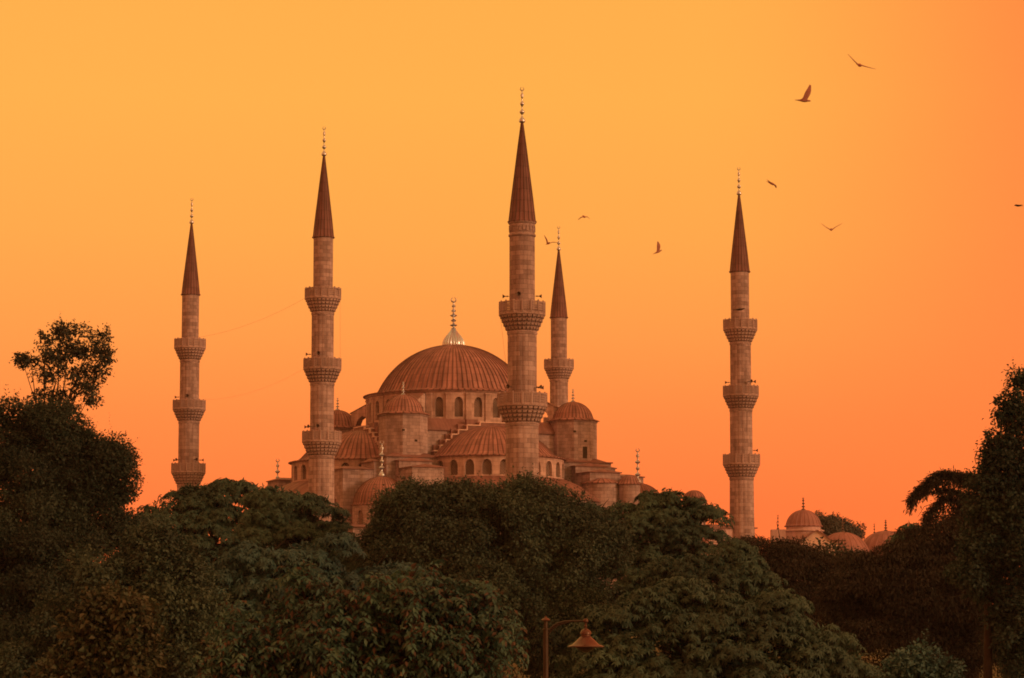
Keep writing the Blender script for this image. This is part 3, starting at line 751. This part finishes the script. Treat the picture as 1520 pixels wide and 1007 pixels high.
def crown_points(lobes, Y, style, lpx, dens=1.0, clump=26, depth=1.0, gap=1.0):
    """lobes (px,py,rx,ry[,dY]) in photo pixels at distance Y -> leaf arrays"""
    s = Y / F; Ps, Ds, Ns, Ls = [], [], [], []
    ll = lpx * s
    for lb_ in lobes:
        px, py, rx, ry = lb_[:4]; dY = lb_[4] if len(lb_) > 4 else 0
        c = np.array(W(px, py, Y + dY)); rx, ry = max(rx - .5 * clump, .35 * rx), max(ry - .5 * clump, .35 * ry)
        rad = np.array([rx * s, (rx + ry) / 2 * s * depth, ry * s])
        cr = clump * s
        area = 4 * PI * ((rad[0] * rad[1]) ** 1.6 + (rad[0] * rad[2]) ** 1.6 + (rad[1] * rad[2]) ** 1.6) ** (1 / 1.6) / 3 ** (1 / 1.6)
        nc = max(5, int(area / (PI * cr * cr) * (1.7 if style == 'fan' else 1.25) * gap))
        u = unit(nc * 2); keep = (u[:, 1] < .35) | (rng.random(len(u)) < .35); u = u[keep][:nc]
        cen = c + u * rad * (rng.uniform(.68, 1.12, len(u))[:, None])
        for uu, q in zip(u, cen):
            r = cr * rng.choice([.55, .8, 1.0, 1.25, 1.55]) * rng.uniform(.85, 1.15); n = int(dens * 2.6 * PI * r * r / (ll * ll * .32) * (1.0 if style != 'fan' else .9)); n = max(6, n)
            if style == 'fan':         # drooping layered fans, as on a horse chestnut
                m = max(2, int(n * 1.25) // 7); ph = rng.uniform(0, 2 * PI, m); rho = np.sqrt(rng.random(m))
                tilt = rng.normal(0, .25, 2) + uu[:2] * .35
                hx, hy = np.cos(ph) * rho * r, np.sin(ph) * rho * r
                base = np.stack([hx, hy, -(rho ** 2) * r * .45 + rng.normal(0, .10 * r, m) - hx * tilt[0] * .6 - hy * tilt[1] * .6], 1) + q
                pb = np.repeat(base, 7, 0); k = len(pb)
                ax = np.stack([np.cos(ph) * rho * .8, np.sin(ph) * rho * .8, .75 + 0 * rho], 1) + uu * .45 + rng.normal(0, .22, (m, 3)); ax /= np.linalg.norm(ax, axis=1, keepdims=True)
                e1 = np.cross(ax, np.array([.3, .9, .2])); e1 /= np.linalg.norm(e1, axis=1, keepdims=True); e2 = np.cross(ax, e1)
                t_ = np.tile(np.linspace(0, 2 * PI, 8)[:7], m) + np.repeat(rng.uniform(0, 6, m), 7) + rng.normal(0, .12, k)
                dd = np.repeat(e1, 7, 0) * np.cos(t_)[:, None] + np.repeat(e2, 7, 0) * np.sin(t_)[:, None] + np.array([0, 0, -.55]) + rng.normal(0, .12, (k, 3))
                nn = np.repeat(ax, 7, 0) + np.array([0, 0, .3]) + rng.normal(0, .12, (k, 3))
                l = ll * rng.uniform(.8, 1.25, k)
            elif style == 'pinnate':   # twigs carrying paired pointed leaflets
                m = max(2, n // 11); tw = unit(m) + uu * .9 + np.array([0, 0, .35]); tw /= np.linalg.norm(tw, axis=1, keepdims=True)
                b0 = q + unit(m) * r * (rng.random(m) ** .5)[:, None]
                pb, dd, nn = [], [], []
                for j in range(11):
                    f = j / 10; p_ = b0 + tw * ll * 2.6 * f + np.array([0, 0, -1]) * ll * 1.5 * f * f
                    sd = np.cross(tw, [0, 0, 1.0]); sd /= np.linalg.norm(sd, axis=1, keepdims=True) + 1e-6
                    sg = 0 if j == 10 else (1 if j % 2 else -1)
                    pb.append(p_); dd.append(tw * .45 + sd * sg + np.array([0, 0, -.5 - .4 * f]) + rng.normal(0, .15, (m, 3))); nn.append(np.array([0, 0, 1.0]) + uu * .6 + rng.normal(0, .25, (m, 3)))
                pb, dd, nn = map(np.concatenate, (pb, dd, nn)); k = len(pb); l = ll * rng.uniform(.7, 1.2, k)
            elif style == 'needle':    # flat plates with hanging tassels
                k = n; ph = rng.uniform(0, 2 * PI, k); rho = np.sqrt(rng.random(k))
                hang = (rng.random(k) < .45) * rng.random(k) * .55
                pb = q + np.stack([np.cos(ph) * rho * r * 1.5, np.sin(ph) * rho * r * 1.5, rng.normal(0, .10 * r, k) - hang * r - rho ** 2 * r * .3], 1)
                dd = np.stack([np.cos(ph) * .6, np.sin(ph) * .6, -.35 - 2 * hang], 1) + rng.normal(0, .35, (k, 3))
                nn = np.array([0, 0, 1.0]) + rng.normal(0, .4, (k, 3)); l = ll * rng.uniform(.6, 1.3, k)
            else:                       # small leaves on fine twigs
                m = max(3, n // 5); b0 = unit(m) * (rng.random(m) ** .45)[:, None] * r; b0[:, 2] *= .8
                out = b0 / (np.linalg.norm(b0, axis=1, keepdims=True) + 1e-6) + uu * .5
                pb = np.repeat(b0 + q, 5, 0) + rng.normal(0, ll * .7, (m * 5, 3)); k = len(pb); oo = np.repeat(out, 5, 0)
                dd = oo * .7 + rng.normal(0, .6, (k, 3)) + np.array([0, 0, -.3]); nn = oo + np.array([0, 0, .7]) + rng.normal(0, .22, (k, 3)); l = ll * rng.uniform(.55, 1.4, k)
            Ps.append(pb); Ds.append(dd); Ns.append(nn); Ls.append(l)
            if style in ('fine', 'pinnate') and uu[2] > -.2 and rng.random() < (.75 if len(lobes) != 5 else .3):      # shoots that break the outline
                for _ in range(rng.integers(1, 4)):
                    ax = uu * 1.0 + np.array([0, 0, .45]) + rng.normal(0, .5, 3); ax /= np.linalg.norm(ax)
                    m = int(rng.integers(7, 15)); f = np.linspace(.55, rng.uniform(1.15, 1.75), m)[:, None]
                    P_ = q + ax * r * f + rng.normal(0, ll * .25, (m, 3)); sd = unit(m); sd -= ax * (sd @ ax)[:, None]
                    Ps.append(P_); Ds.append(sd + ax * .6 + np.array([0, 0, -.2])); Ns.append(np.tile(ax + np.array([0, 0, .6]), (m, 1)) + rng.normal(0, .3, (m, 3)))
                    Ls.append(ll * rng.uniform(.6, 1.1, m) * np.linspace(1.1, .7, m))
        # inner leaves so that the crown has body
        n = int(area / (ll * ll) * .9 * dens * gap); v = unit(n) * (rng.random(n) ** .5)[:, None] * .72 * rad
        Ps.append(c + v); Ds.append(unit(n)); Ns.append(unit(n)); Ls.append(ll * 1.3 * np.ones(n))
    return map(np.concatenate, (Ps, Ds, Ns, Ls))

LM = {
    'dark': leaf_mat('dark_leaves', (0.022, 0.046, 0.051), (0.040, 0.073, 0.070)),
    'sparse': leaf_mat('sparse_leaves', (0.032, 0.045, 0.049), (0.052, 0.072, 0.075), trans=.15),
    'chestnut': leaf_mat('chestnut_leaves', (0.039, 0.092, 0.091), (0.061, 0.124, 0.117)),
    'blue': leaf_mat('bluish_leaves', (0.043, 0.113, 0.143), (0.066, 0.151, 0.181)),
    'mid': leaf_mat('middle_leaves', (0.045, 0.085, 0.083), (0.071, 0.121, 0.110)),
    'light': leaf_mat('light_leaves', (0.052, 0.110, 0.107), (0.076, 0.142, 0.133)),
    'near': leaf_mat('near_leaves', (0.046, 0.125, 0.132), (0.083, 0.173, 0.162), (0.090, 0.065, 0.060), .22, .3, .9),
    'ivy': leaf_mat('ivy_leaves', (.055, .072, .056), (.10, .105, .078), (.05, .08, .06), .35, .25, .8),
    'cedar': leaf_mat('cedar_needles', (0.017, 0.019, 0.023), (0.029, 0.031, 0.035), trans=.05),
    'rightt': leaf_mat('plane_leaves', (0.024, 0.056, 0.062), (0.040, 0.082, 0.087)),
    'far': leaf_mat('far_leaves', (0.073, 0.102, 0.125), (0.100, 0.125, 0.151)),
}
def tree(name, label, Y, base_px, lobes, style, lpx, lm, dens=1.0, clump=26, trunk_r=.28, top=None, depth=1.0, gap=1.0, cat='tree', limbs=True, extra=None):
    bx_ = W(base_px, 900, Y); g = ground(Y); root = empty(name, (bx_.x, Y, g), label, cat, 'trees in front of the mosque' if cat == 'tree' else None)
    P, D, Nn, L_ = crown_points(lobes, Y, style, lpx, dens, clump, depth, gap)
    if extra is not None:
        P2, D2, N2, L2 = extra; P = np.concatenate([P, P2]); D = np.concatenate([D, D2]); Nn = np.concatenate([Nn, N2]); L_ = np.concatenate([L_, L2])
    asp = {'fan': .155, 'pinnate': .22, 'needle': .13, 'fine': .30}[style]
    ok = P[:, 2] > g + .3
    P, D, Nn, L_ = P[ok], D[ok], Nn[ok], L_[ok]
    leaf_mesh('crown', LM[lm], root, P, D, Nn, L_, L_ * asp, root.location)
    mb = MB(); o = Vector(root.location)
    if top is None:
        zt = max(W(l[0], l[1], Y).z for l in lobes); top = Vector((bx_.x, Y, g + (zt - g) * .55))
    t = top - o; mb.tube([(0, 0, -.3), (trunk_r * .1, 0, t.z * .3), (t.x * .5 - trunk_r * .2, t.y * .5, t.z * .65), tuple(t)], [trunk_r * 1.25, trunk_r, trunk_r * .85, trunk_r * .6], 9)
    if limbs:
        for l in lobes:
            e = W(l[0], l[1], Y + (l[4] if len(l) > 4 else 0)) - o; st0 = t * random.uniform(.6, 1.0); md = st0.lerp(e, .5) + Vector((random.uniform(-.3, .3), random.uniform(-.3, .3), (e - st0).length * .12))
            mb.tube([st0, st0.lerp(md, .5) + Vector((0, 0, .05)), md, e], [trunk_r * .42, trunk_r * .32, trunk_r * .22, trunk_r * .08], 6)
            for j in range(4):
                q = md.lerp(e, random.random()); v = Vector((random.gauss(0, 1), random.gauss(0, 1), random.gauss(.4, .7))).normalized() * (l[2] * Y / F * .8)
                mb.tube([q, q + v * .5 + Vector((0, 0, .05)), q + v], [trunk_r * .13, trunk_r * .08, .012], 5)
    mb.build('trunk', M['bark'], root, True, 60)
    return root

def cedar_sprays(paths, Y, lpx, width, n_per=900, hang=18):
    """needle sprays along arching limbs: list of pixel polylines"""
    s = Y / F; P, D, Nn, L_ = [], [], [], []
    for path, wd in paths:
        pts = [np.array(W(a, b, Y)) for a, b in path]; m = len(pts) - 1
        seg = [np.linalg.norm(pts[i + 1] - pts[i]) for i in range(m)]; tot = sum(seg)
        n = int(n_per * tot / s / 100)
        i = rng.choice(m, n, p=np.array(seg) / tot); f = rng.random(n)[:, None]
        q = np.array(pts)[i] * (1 - f) + np.array(pts)[i + 1] * f
        side = rng.normal(0, 1, n) * wd * s
        hg = (rng.random(n) ** 2) * hang * s * (rng.random(n) < .65)
        q = q + np.stack([rng.normal(0, 3 * s, n), side, rng.normal(0, 2.2 * s, n) - hg], 1)
        P.append(q); d_ = np.stack([rng.normal(-.2, .5, n), rng.normal(0, .5, n), -.2 - hg / s * .08 + rng.normal(0, .3, n)], 1); D.append(d_)
        Nn.append(np.array([0, 0, 1.0]) + rng.normal(0, .4, (n, 3))); L_.append(lpx * s * rng.uniform(.7, 1.3, n))
    return tuple(map(np.concatenate, (P, D, Nn, L_)))

# left group
tree('sparse_tree', 'tall thin tree at far left with an open ragged top against the sky', 150, 60,
     [(68, 500, 20, 15), (104, 496, 32, 15), (152, 498, 17, 14), (88, 524, 36, 20), (132, 522, 30, 18), (156, 528, 13, 14), (152, 552, 12, 10), (46, 534, 20, 9), (34, 538, 10, 6), (74, 556, 24, 18), (116, 556, 26, 18), (136, 572, 16, 12), (100, 584, 24, 12), (62, 586, 16, 14), (132, 590, 10, 8), (72, 612, 28, 18), (102, 608, 16, 10), (60, 640, 40, 25)],
     'fine', 5.0, 'sparse', .60, 8, .17, W(78, 585, 150), .8, .52)
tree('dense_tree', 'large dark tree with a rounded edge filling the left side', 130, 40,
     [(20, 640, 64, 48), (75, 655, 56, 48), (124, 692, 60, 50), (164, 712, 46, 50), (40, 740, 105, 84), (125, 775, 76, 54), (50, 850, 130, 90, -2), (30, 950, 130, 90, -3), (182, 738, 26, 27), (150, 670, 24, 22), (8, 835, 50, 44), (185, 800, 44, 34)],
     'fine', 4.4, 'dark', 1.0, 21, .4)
tree('chestnut_tree', 'chestnut tree with a tufted peak in front of the left minaret base', 170, 300,
     [(345, 724, 35, 24), (330, 715, 16, 14), (362, 716, 14, 12), (300, 740, 42, 26), (250, 754, 45, 26), (216, 775, 38, 22), (350, 768, 66, 38), (275, 790, 74, 44), (300, 860, 94, 72), (215, 850, 62, 62), (250, 940, 90, 70), (365, 808, 46, 30), (282, 726, 36, 20), (318, 745, 40, 24)],
     'fan', 7.5, 'chestnut', 1.0, 21, .35)
tree('chestnut_tree', 'broad low-domed chestnut tree below the second minaret from the left', 160, 450,
     [(415, 740, 46, 24), (465, 748, 50, 28), (503, 775, 30, 34), (400, 772, 58, 34), (460, 800, 70, 46), (440, 860, 94, 62), (520, 830, 34, 42), (380, 735, 26, 16), (408, 729, 32, 19)],
     'fan', 7.5, 'chestnut', 1.0, 21, .35)
tree('leafy_tree', 'bluish green leafy tree low in the middle left, under the chestnuts', 118, 420,
     [(385, 835, 66, 40), (340, 885, 64, 48), (455, 825, 60, 34), (505, 800, 38, 22), (470, 865, 94, 44), (580, 850, 64, 30), (350, 960, 74, 62)],
     'fan', 9.5, 'blue', .95, 24, .3)
tree('leafy_tree', 'mid green shrubby tree low at the left behind the ivy-clad stump', 105, 230,
     [(240, 830, 54, 44), (160, 855, 64, 40), (262, 890, 74, 58), (110, 920, 64, 54), (285, 960, 64, 58), (60, 980, 64, 44)],
     'fine', 6, 'mid', .95, 22, .25)
# centre
tree('broad_tree', 'wide round-crowned tree in the centre hiding the foot of the mosque', 155, 720,
     [(598, 772, 40, 36), (628, 752, 44, 34), (690, 752, 62, 36), (760, 754, 62, 36), (822, 760, 48, 38), (858, 786, 48, 42), (640, 808, 94, 64), (740, 806, 104, 74), (830, 836, 84, 76), (700, 886, 124, 82), (600, 836, 58, 56), (800, 926, 114, 82), (893, 806, 38, 42), (610, 742, 14, 20), (578, 752, 12, 12), (655, 735, 16, 16), (780, 735, 18, 18), (720, 738, 14, 16)],
     'fine', 4.3, 'mid', 1.0, 20, .45)
tree('chestnut_tree', 'chestnut tree right of the mosque below the right corner dome', 172, 990,
     [(985, 748, 48, 26), (1030, 764, 42, 25), (932, 764, 46, 30), (955, 800, 76, 46), (1025, 804, 50, 42), (900, 800, 44, 50), (960, 862, 94, 52), (1054, 754, 22, 16), (965, 732, 20, 12), (888, 758, 30, 22), (870, 752, 22, 16), (1030, 742, 30, 16), (1000, 733, 24, 13), (975, 778, 46, 30)],
     'fan', 7.5, 'chestnut', 1.0, 21, .35)
tree('chestnut_tree', 'smaller rounded chestnut tree left of the flat dark cedar', 150, 1080,
     [(1085, 806, 22, 16), (1095, 826, 46, 28), (1060, 852, 64, 44), (1115, 852, 38, 36), (1010, 852, 54, 40), (1125, 892, 52, 42)],
     'fan', 8, 'chestnut', 1.0, 22, .3)
tree('leafy_tree', 'wide lighter green tree along the lower right behind the street lamp', 92, 1060,
     [(905, 927, 58, 45), (955, 895, 54, 38), (1012, 880, 50, 34), (1080, 910, 74, 44), (1150, 907, 56, 42), (1200, 947, 54, 44), (1000, 962, 114, 70), (1120, 972, 114, 74), (885, 987, 64, 54), (1250, 985, 64, 52), (930, 985, 70, 44)],
     'fan', 9.5, 'light', 1.0, 24, .3)
tree('broadleaf_bush', 'large-leaved tree with reddish tips in the lower centre left, nearest of all', 60, 540,
     [(410, 945, 84, 52), (475, 882, 38, 32), (520, 907, 70, 52), (600, 892, 74, 46), (672, 914, 70, 48), (560, 962, 144, 64), (705, 967, 56, 54), (370, 990, 74, 40), (640, 982, 104, 44), (455, 860, 12, 20), (620, 858, 12, 20), (712, 895, 20, 22), (735, 930, 20, 16)],
     'pinnate', 11.5, 'near', .8, 27, .18, None, 1.0, 1.0)
tree('ivy_bush', 'brownish ivy-clad stump shaped like a hood in the lower left corner', 80, 165,
     [(165, 907, 50, 28), (197, 927, 36, 36), (130, 947, 32, 42), (200, 967, 32, 38), (165, 977, 48, 42), (90, 1002, 42, 32)],
     'fine', 9.5, 'ivy', .85, 14, .2)
# right
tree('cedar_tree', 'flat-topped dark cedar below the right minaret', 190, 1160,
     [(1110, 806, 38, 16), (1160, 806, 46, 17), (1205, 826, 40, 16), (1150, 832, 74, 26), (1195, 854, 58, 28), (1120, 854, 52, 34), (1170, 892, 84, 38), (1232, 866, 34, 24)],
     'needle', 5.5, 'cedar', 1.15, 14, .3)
arms = [([(1475, 716), (1445, 706), (1420, 704), (1402, 701), (1388, 704), (1372, 718), (1358, 733), (1349, 746)], 6),
        ([(1470, 712), (1440, 708), (1412, 703), (1398, 708), (1384, 714), (1370, 726)], 8),
        ([(1455, 752), (1430, 746), (1412, 740), (1397, 742), (1382, 758), (1372, 772)], 5), ([(1440, 738), (1418, 729), (1402, 726), (1392, 732)], 5)]
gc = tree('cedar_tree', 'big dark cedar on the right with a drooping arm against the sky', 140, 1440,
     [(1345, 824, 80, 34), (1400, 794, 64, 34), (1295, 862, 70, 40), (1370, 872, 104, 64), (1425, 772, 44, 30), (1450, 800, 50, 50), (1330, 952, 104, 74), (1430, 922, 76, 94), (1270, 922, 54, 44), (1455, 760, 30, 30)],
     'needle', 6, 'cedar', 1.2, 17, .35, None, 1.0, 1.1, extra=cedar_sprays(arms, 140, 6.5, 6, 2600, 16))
mb = MB(); o = Vector(gc.location)
for path, wd in arms:
    pts = [W(a, b + 2, 140) - o for a, b in path]; mb.tube(pts, [.11 * (1 - .8 * k / len(pts)) for k in range(len(pts))], 6)
for tw in ([(1400, 742), (1378, 760), (1366, 770)], [(1395, 745), (1372, 752), (1362, 768)], [(1385, 750), (1376, 775), (1374, 784)]):
    pts = [W(a, b, 140) - o for a, b in tw]; mb.tube(pts, [.025, .015, .008], 5)
mb.build('limb', M['bark'], gc, True, 60)
tree('small_tree', 'small leafy crown poking up left of the drooping cedar arm', 175, 1350,
     [(1352, 786, 24, 16), (1338, 797, 26, 16), (1368, 793, 22, 14)], 'fan', 7.5, 'chestnut', 1.0, 12, .12)
pt = tree('plane_tree', 'tall leafy tree cut off by the right edge with a bare reddish trunk', 118, 1464,
     [(1513, 570, 14, 24), (1501, 602, 18, 18), (1513, 632, 26, 28), (1490, 615, 8, 7), (1490, 652, 24, 22), (1502, 687, 42, 32), (1476, 717, 38, 32), (1510, 747, 54, 48), (1460, 744, 28, 28), (1482, 777, 48, 36), (1515, 832, 38, 62), (1520, 912, 36, 62), (1514, 985, 28, 40), (1476, 672, 12, 12), (1472, 690, 14, 14), (1462, 815, 34, 30), (1440, 850, 30, 40), (1475, 880, 22, 40), (1488, 940, 24, 44)],
     'fine', 5.8, 'rightt', .8, 13, .19, W(1470, 785, 118))
mb = MB(); o = Vector(pt.location)
mb.tube([W(a, b, 118) - o for a, b in ((1492, 676), (1476, 670), (1460, 668), (1450, 671), (1447, 680), (1449, 690))], [.045, .04, .03, .024, .018, .01], 6)
mb.build('limb', M['bark'], pt, True, 60)
tree('leafy_bush', 'small bluish green bush at the bottom edge right of the light tree', 72, 1372,
     [(1365, 992, 38, 26), (1395, 1000, 34, 24), (1335, 1000, 32, 26)], 'fine', 7, 'blue', .95, 16, .1)
tree('shrub', 'olive green shrub between the two dark cedars', 215, 1265,
     [(1262, 842, 30, 18), (1285, 850, 28, 20), (1240, 857, 32, 22), (1268, 877, 42, 28)], 'fine', 5, 'mid', .95, 12, .15)
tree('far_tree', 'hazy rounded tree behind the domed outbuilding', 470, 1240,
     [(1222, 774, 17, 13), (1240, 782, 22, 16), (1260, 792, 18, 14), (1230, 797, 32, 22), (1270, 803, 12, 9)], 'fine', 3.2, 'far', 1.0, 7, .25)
# taller background wood so that gaps between crowns stay green
for (px, Y, label) in ((150, 230, 'dark tree glimpsed behind the left dense tree'), (620, 250, 'tree glimpsed between the central crowns'), (1300, 260, 'dark tree glimpsed behind the right cedar')):
    tree('background_tree', label, Y, px, [(px - 60, 860, 70, 36), (px + 40, 870, 80, 36), (px, 910, 120, 50)], 'fine', 6, 'dark', .7, 22, .3, limbs=False)

# ------------------------------------------------------------------ street lamp
def street_lamp():
    Y = 54; b = W(810, 950, Y); g = ground(Y); s = Y / F
    o = empty('street_lamp', (b.x, Y, g), 'brown iron street lamp with curved arm and flared shade at the bottom', 'street lamp')
    z = lambda py: W(810, py, Y).z - g
    x = lambda px: (px - 810) * s
    mb = MB()
    mb.lathe([(.16, 0), (.16, .25), (.11, .35), (.09, .8), (.055, 1.0), (.05, z(960)), (.046, z(936)), (.058, z(935.5)), (.058, z(934)), (.036, z(933)), (.034, z(922))], 16)
    mb.build('post', M['iron'], o, True, 40)
    mb = MB(); mb.lathe([(.036, z(922)), (.084, z(921.5)), (.086, z(920.6)), (.055, z(918.5)), (.022, z(917)), (.012, z(916)), (.016, z(915)), (.001, z(914))], 16)
    mb.build('post_cap', M['shade'], o, True, 40)
    up = [(813, 938), (817, 933.5), (823, 928.5), (830, 925), (838, 923), (848, 922.3), (858, 922.2), (869, 922.2)]
    lo = [(813, 943.5), (816, 939), (821, 933.5), (828, 928.5), (836, 925.5), (845, 923.8)]
    mb = MB(); mb.tube([(x(a), 0, z(c)) for a, c in up], .021, 8); mb.tube([(x(a), 0, z(c)) for a, c in lo], .016, 8)
    mb.tube([(x(823), 0, z(928.5)), (x(824), 0, z(931.5))], .01, 6)
    mb.build('arm', M['iron'], o, True, 40)
    c = (x(869), 0, 0)
    mb = MB(); mb.lathe([(.0, z(918.3)), (.03, z(918.8)), (.047, z(920.5)), (.052, z(922.3)), (.046, z(924)), (.02, z(925)), (.018, z(928)), (.03, z(929)), (.03, z(930.3)), (.018, z(931)), (.018, z(933)), (.045, z(934)), (.085, z(936.5)), (.107, z(939.5)), (.108, z(941.5)), (.09, z(942)), (.09, z(945.2))], 20, c=c)
    mb.build('lamp_holder', M['shade'], o, True, 40)
    mb = MB(); mb.lathe([(.085, z(944.8)), (.11, z(946)), (.17, z(950.5)), (.25, z(956.5)), (.335, z(959.3)), (.342, z(960.4)), (.335, z(961.2)), (.24, z(959.5)), (.16, z(953)), (.08, z(946))], 32, c=c)
    mb.build('shade', M['shade'], o, True, 40)
    mb = MB(); mb.lathe([(.2, z(958.6)), (.19, z(961.5)), (.12, z(965.5)), (.06, z(968)), (.001, z(969))], 24, c=c); mb.build('glass_bowl', M['glass'], o, True, 40)
street_lamp()

# ------------------------------------------------------------------ gulls
def bird(Y, body, head, plus, minus, label, m='gull', size=1.0):
    """body pixel; head: world heading vector; plus/minus: wing joints (px,py,dY) on the side head x up and opposite"""
    o3 = W(body[0], body[1], Y); h = Vector(head).normalized(); up = Vector((0, 0, 1)); r = h.cross(up).normalized(); up = r.cross(h).normalized()
    mb = MB(); sz = size
    xs = [(.36, .004), (.32, .030), (.27, .045), (.20, .05), (.10, .082), (.0, .09), (-.10, .082), (-.22, .055), (-.34, .03), (-.50, .02)]
    rings = []
    for i, (x, q) in enumerate(xs):
        fl = 3.2 if i == 9 else (1.6 if i == 8 else 1); fz = .35 if i == 9 else 1
        rings.append([h * (x * sz) + r * (q * sz * fl * math.cos(t)) + up * (q * sz * fz * math.sin(t)) for t in [PI / 8 + PI / 4 * k for k in range(8)]])
    i0 = 0; mb.v = [tuple(p) for rg in rings for p in rg]
    idx = lambda i, k: i * 8 + k % 8
    for i in range(9):
        for k in range(8):
            if 4 <= i < 7 and k in (3, 7): continue          # side quads opened for the wings
            mb.f.append((idx(i, k), idx(i + 1, k), idx(i + 1, k + 1), idx(i, k + 1)))
    mb.f.append(tuple(idx(0, k) for k in range(8))); mb.f.append(tuple(idx(9, k) for k in reversed(range(8))))
    for side, joints in ((1, plus), (-1, minus)):
        if side > 0: loop = [idx(i, 8) for i in (4, 5, 6, 7)] + [idx(i, 7) for i in (7, 6, 5, 4)]
        else: loop = [idx(i, 3) for i in (4, 5, 6, 7)] + [idx(i, 4) for i in (7, 6, 5, 4)]
        J = [W(a, b, Y + c) - o3 for a, b, c in joints]; prev = loop; p0 = r * (.07 * sz * side)
        pts = [p0] + J; full = []
        for j in range(len(pts) - 1):
            for t in (.34, .67, 1.0): full.append(pts[j].lerp(pts[j + 1], t))
        n = len(full)
        for k, p in enumerate(full):
            t = (k + 1) / n; c_ = .29 * sz * (1 - .30 * t - .55 * max(0, t - .6) / .4) ; sp = (full[min(k + 1, n - 1)] - (full[k - 1] if k else p0)).normalized()
            nn = sp.cross(h) * (-1 if side > 0 else 1); nn = -nn if nn.dot(up) < 0 and abs(nn.dot(up)) > .05 else nn
            nn = nn.normalized() if nn.length > 1e-4 else up; th = .038 * sz * (1 - .7 * t)
            sweep = -.10 * sz * max(0, t - .45) + .05 * sz * math.sin(t * PI)
            f_ = [.42, .12, -.2, -.58]
            sec = [p + h * (c_ * q + sweep) + nn * (th * w) for q, w in zip(f_, (.3, 1, .8, .15))] + [p + h * (c_ * q + sweep) - nn * (th * w) for q, w in zip(reversed(f_), (.15, .6, .7, .3))]
            b = len(mb.v); mb.v += [tuple(q) for q in sec]; cur = list(range(b, b + 8))
            for q in range(8): mb.f.append((prev[q], prev[(q + 1) % 8], cur[(q + 1) % 8], cur[q]))
            prev = cur
        mb.f.append(tuple(prev))
    mb.uv = [(0, 0)] * sum(len(f_) for f_ in mb.f)
    o = mb.build('gull', M[m], None, True, 60); o.location = o3
    tag(o, label, 'bird', 'gulls circling beside the minarets'); return o
bird(130, (1276, 97), (.15, -1, -.32), [(1268, 91, 0), (1259, 81, .15)], [(1288, 100, 0), (1300, 103, .15)], 'topmost gull gliding with long wings spread in a wide V', size=.9)
bird(120, (1194, 149.5), (1, .15, -.03), [(1197, 139, -.15), (1204, 126, -.2)], [(1199, 139, .2), (1205, 127, .3)], 'gull in profile with wings raised straight up, just below the topmost gull', size=.82)
bird(150, (1146, 273), (.75, -.5, -.45), [(1142, 270, -.3), (1139, 267, -.35)], [(1150, 275, .3), (1153, 280, .3)], 'small gull banking steeply right of the right minaret tip', size=.75)
bird(140, (1234, 341), (-.25, -1, -.2), [(1227, 338, 0), (1219, 332, .1)], [(1241, 337, 0), (1250, 332, .1)], 'gull with wings in a shallow V, right of the right spire', size=.75)
bird(150, (1511, 305.5), (-1, -.25, 0), [(1509, 304, .4), (1506, 304, .7)], [(1513, 305, -.4), (1517, 304, -.7)], 'gull seen edge-on at the right edge of the sky', 'darkgull', .62)
bird(160, (867, 322), (.2, -1, -.4), [(862, 323, 0), (858, 327, .1)], [(872, 322, 0), (876, 326, .1)], 'gull with wings arched downward, right of the nearest spire', size=.7)
bird(160, (814, 361.5), (.4, -1, .05), [(811, 356, 0), (808, 349, .1)], [(820, 360, 0), (829, 360, .1)], 'gull with one wing up, between the nearest spire and the small far minaret', size=.7)
bird(160, (977, 374), (.85, .2, .42), [(976.5, 367, -.1), (977, 358, -.15)], [(978, 367, .2), (978, 359, .3)], 'lone gull flapping with raised wing midway between far and right minarets', size=.72)
bird(150, (1098, 459.5), (1, -.3, .05), [(1094, 459, -.4), (1091, 460.5, -.6)], [(1102, 458, .4), (1107, 458, .6)], 'dark bird passing in front of the right minaret above its top balcony', 'darkgull', .72)

# ------------------------------------------------------------------ haze
def haze():
    mb = MB(); mb.bx(-700, 700, -40, 900, -2, 140)
    m = bpy.data.materials.new('haze'); m.use_nodes = True; nt = m.node_tree; nt.nodes.clear()
    o = nt.nodes.new('ShaderNodeOutputMaterial'); v = nt.nodes.new('ShaderNodeVolumePrincipled')
    v.inputs['Color'].default_value = (.9, .85, .85, 1); v.inputs['Density'].default_value = .00008; v.inputs['Anisotropy'].default_value = .2
    nt.links.new(v.outputs[0], o.inputs['Volume'])
    tag(mb.build('haze', m), kind='stuff')
haze()
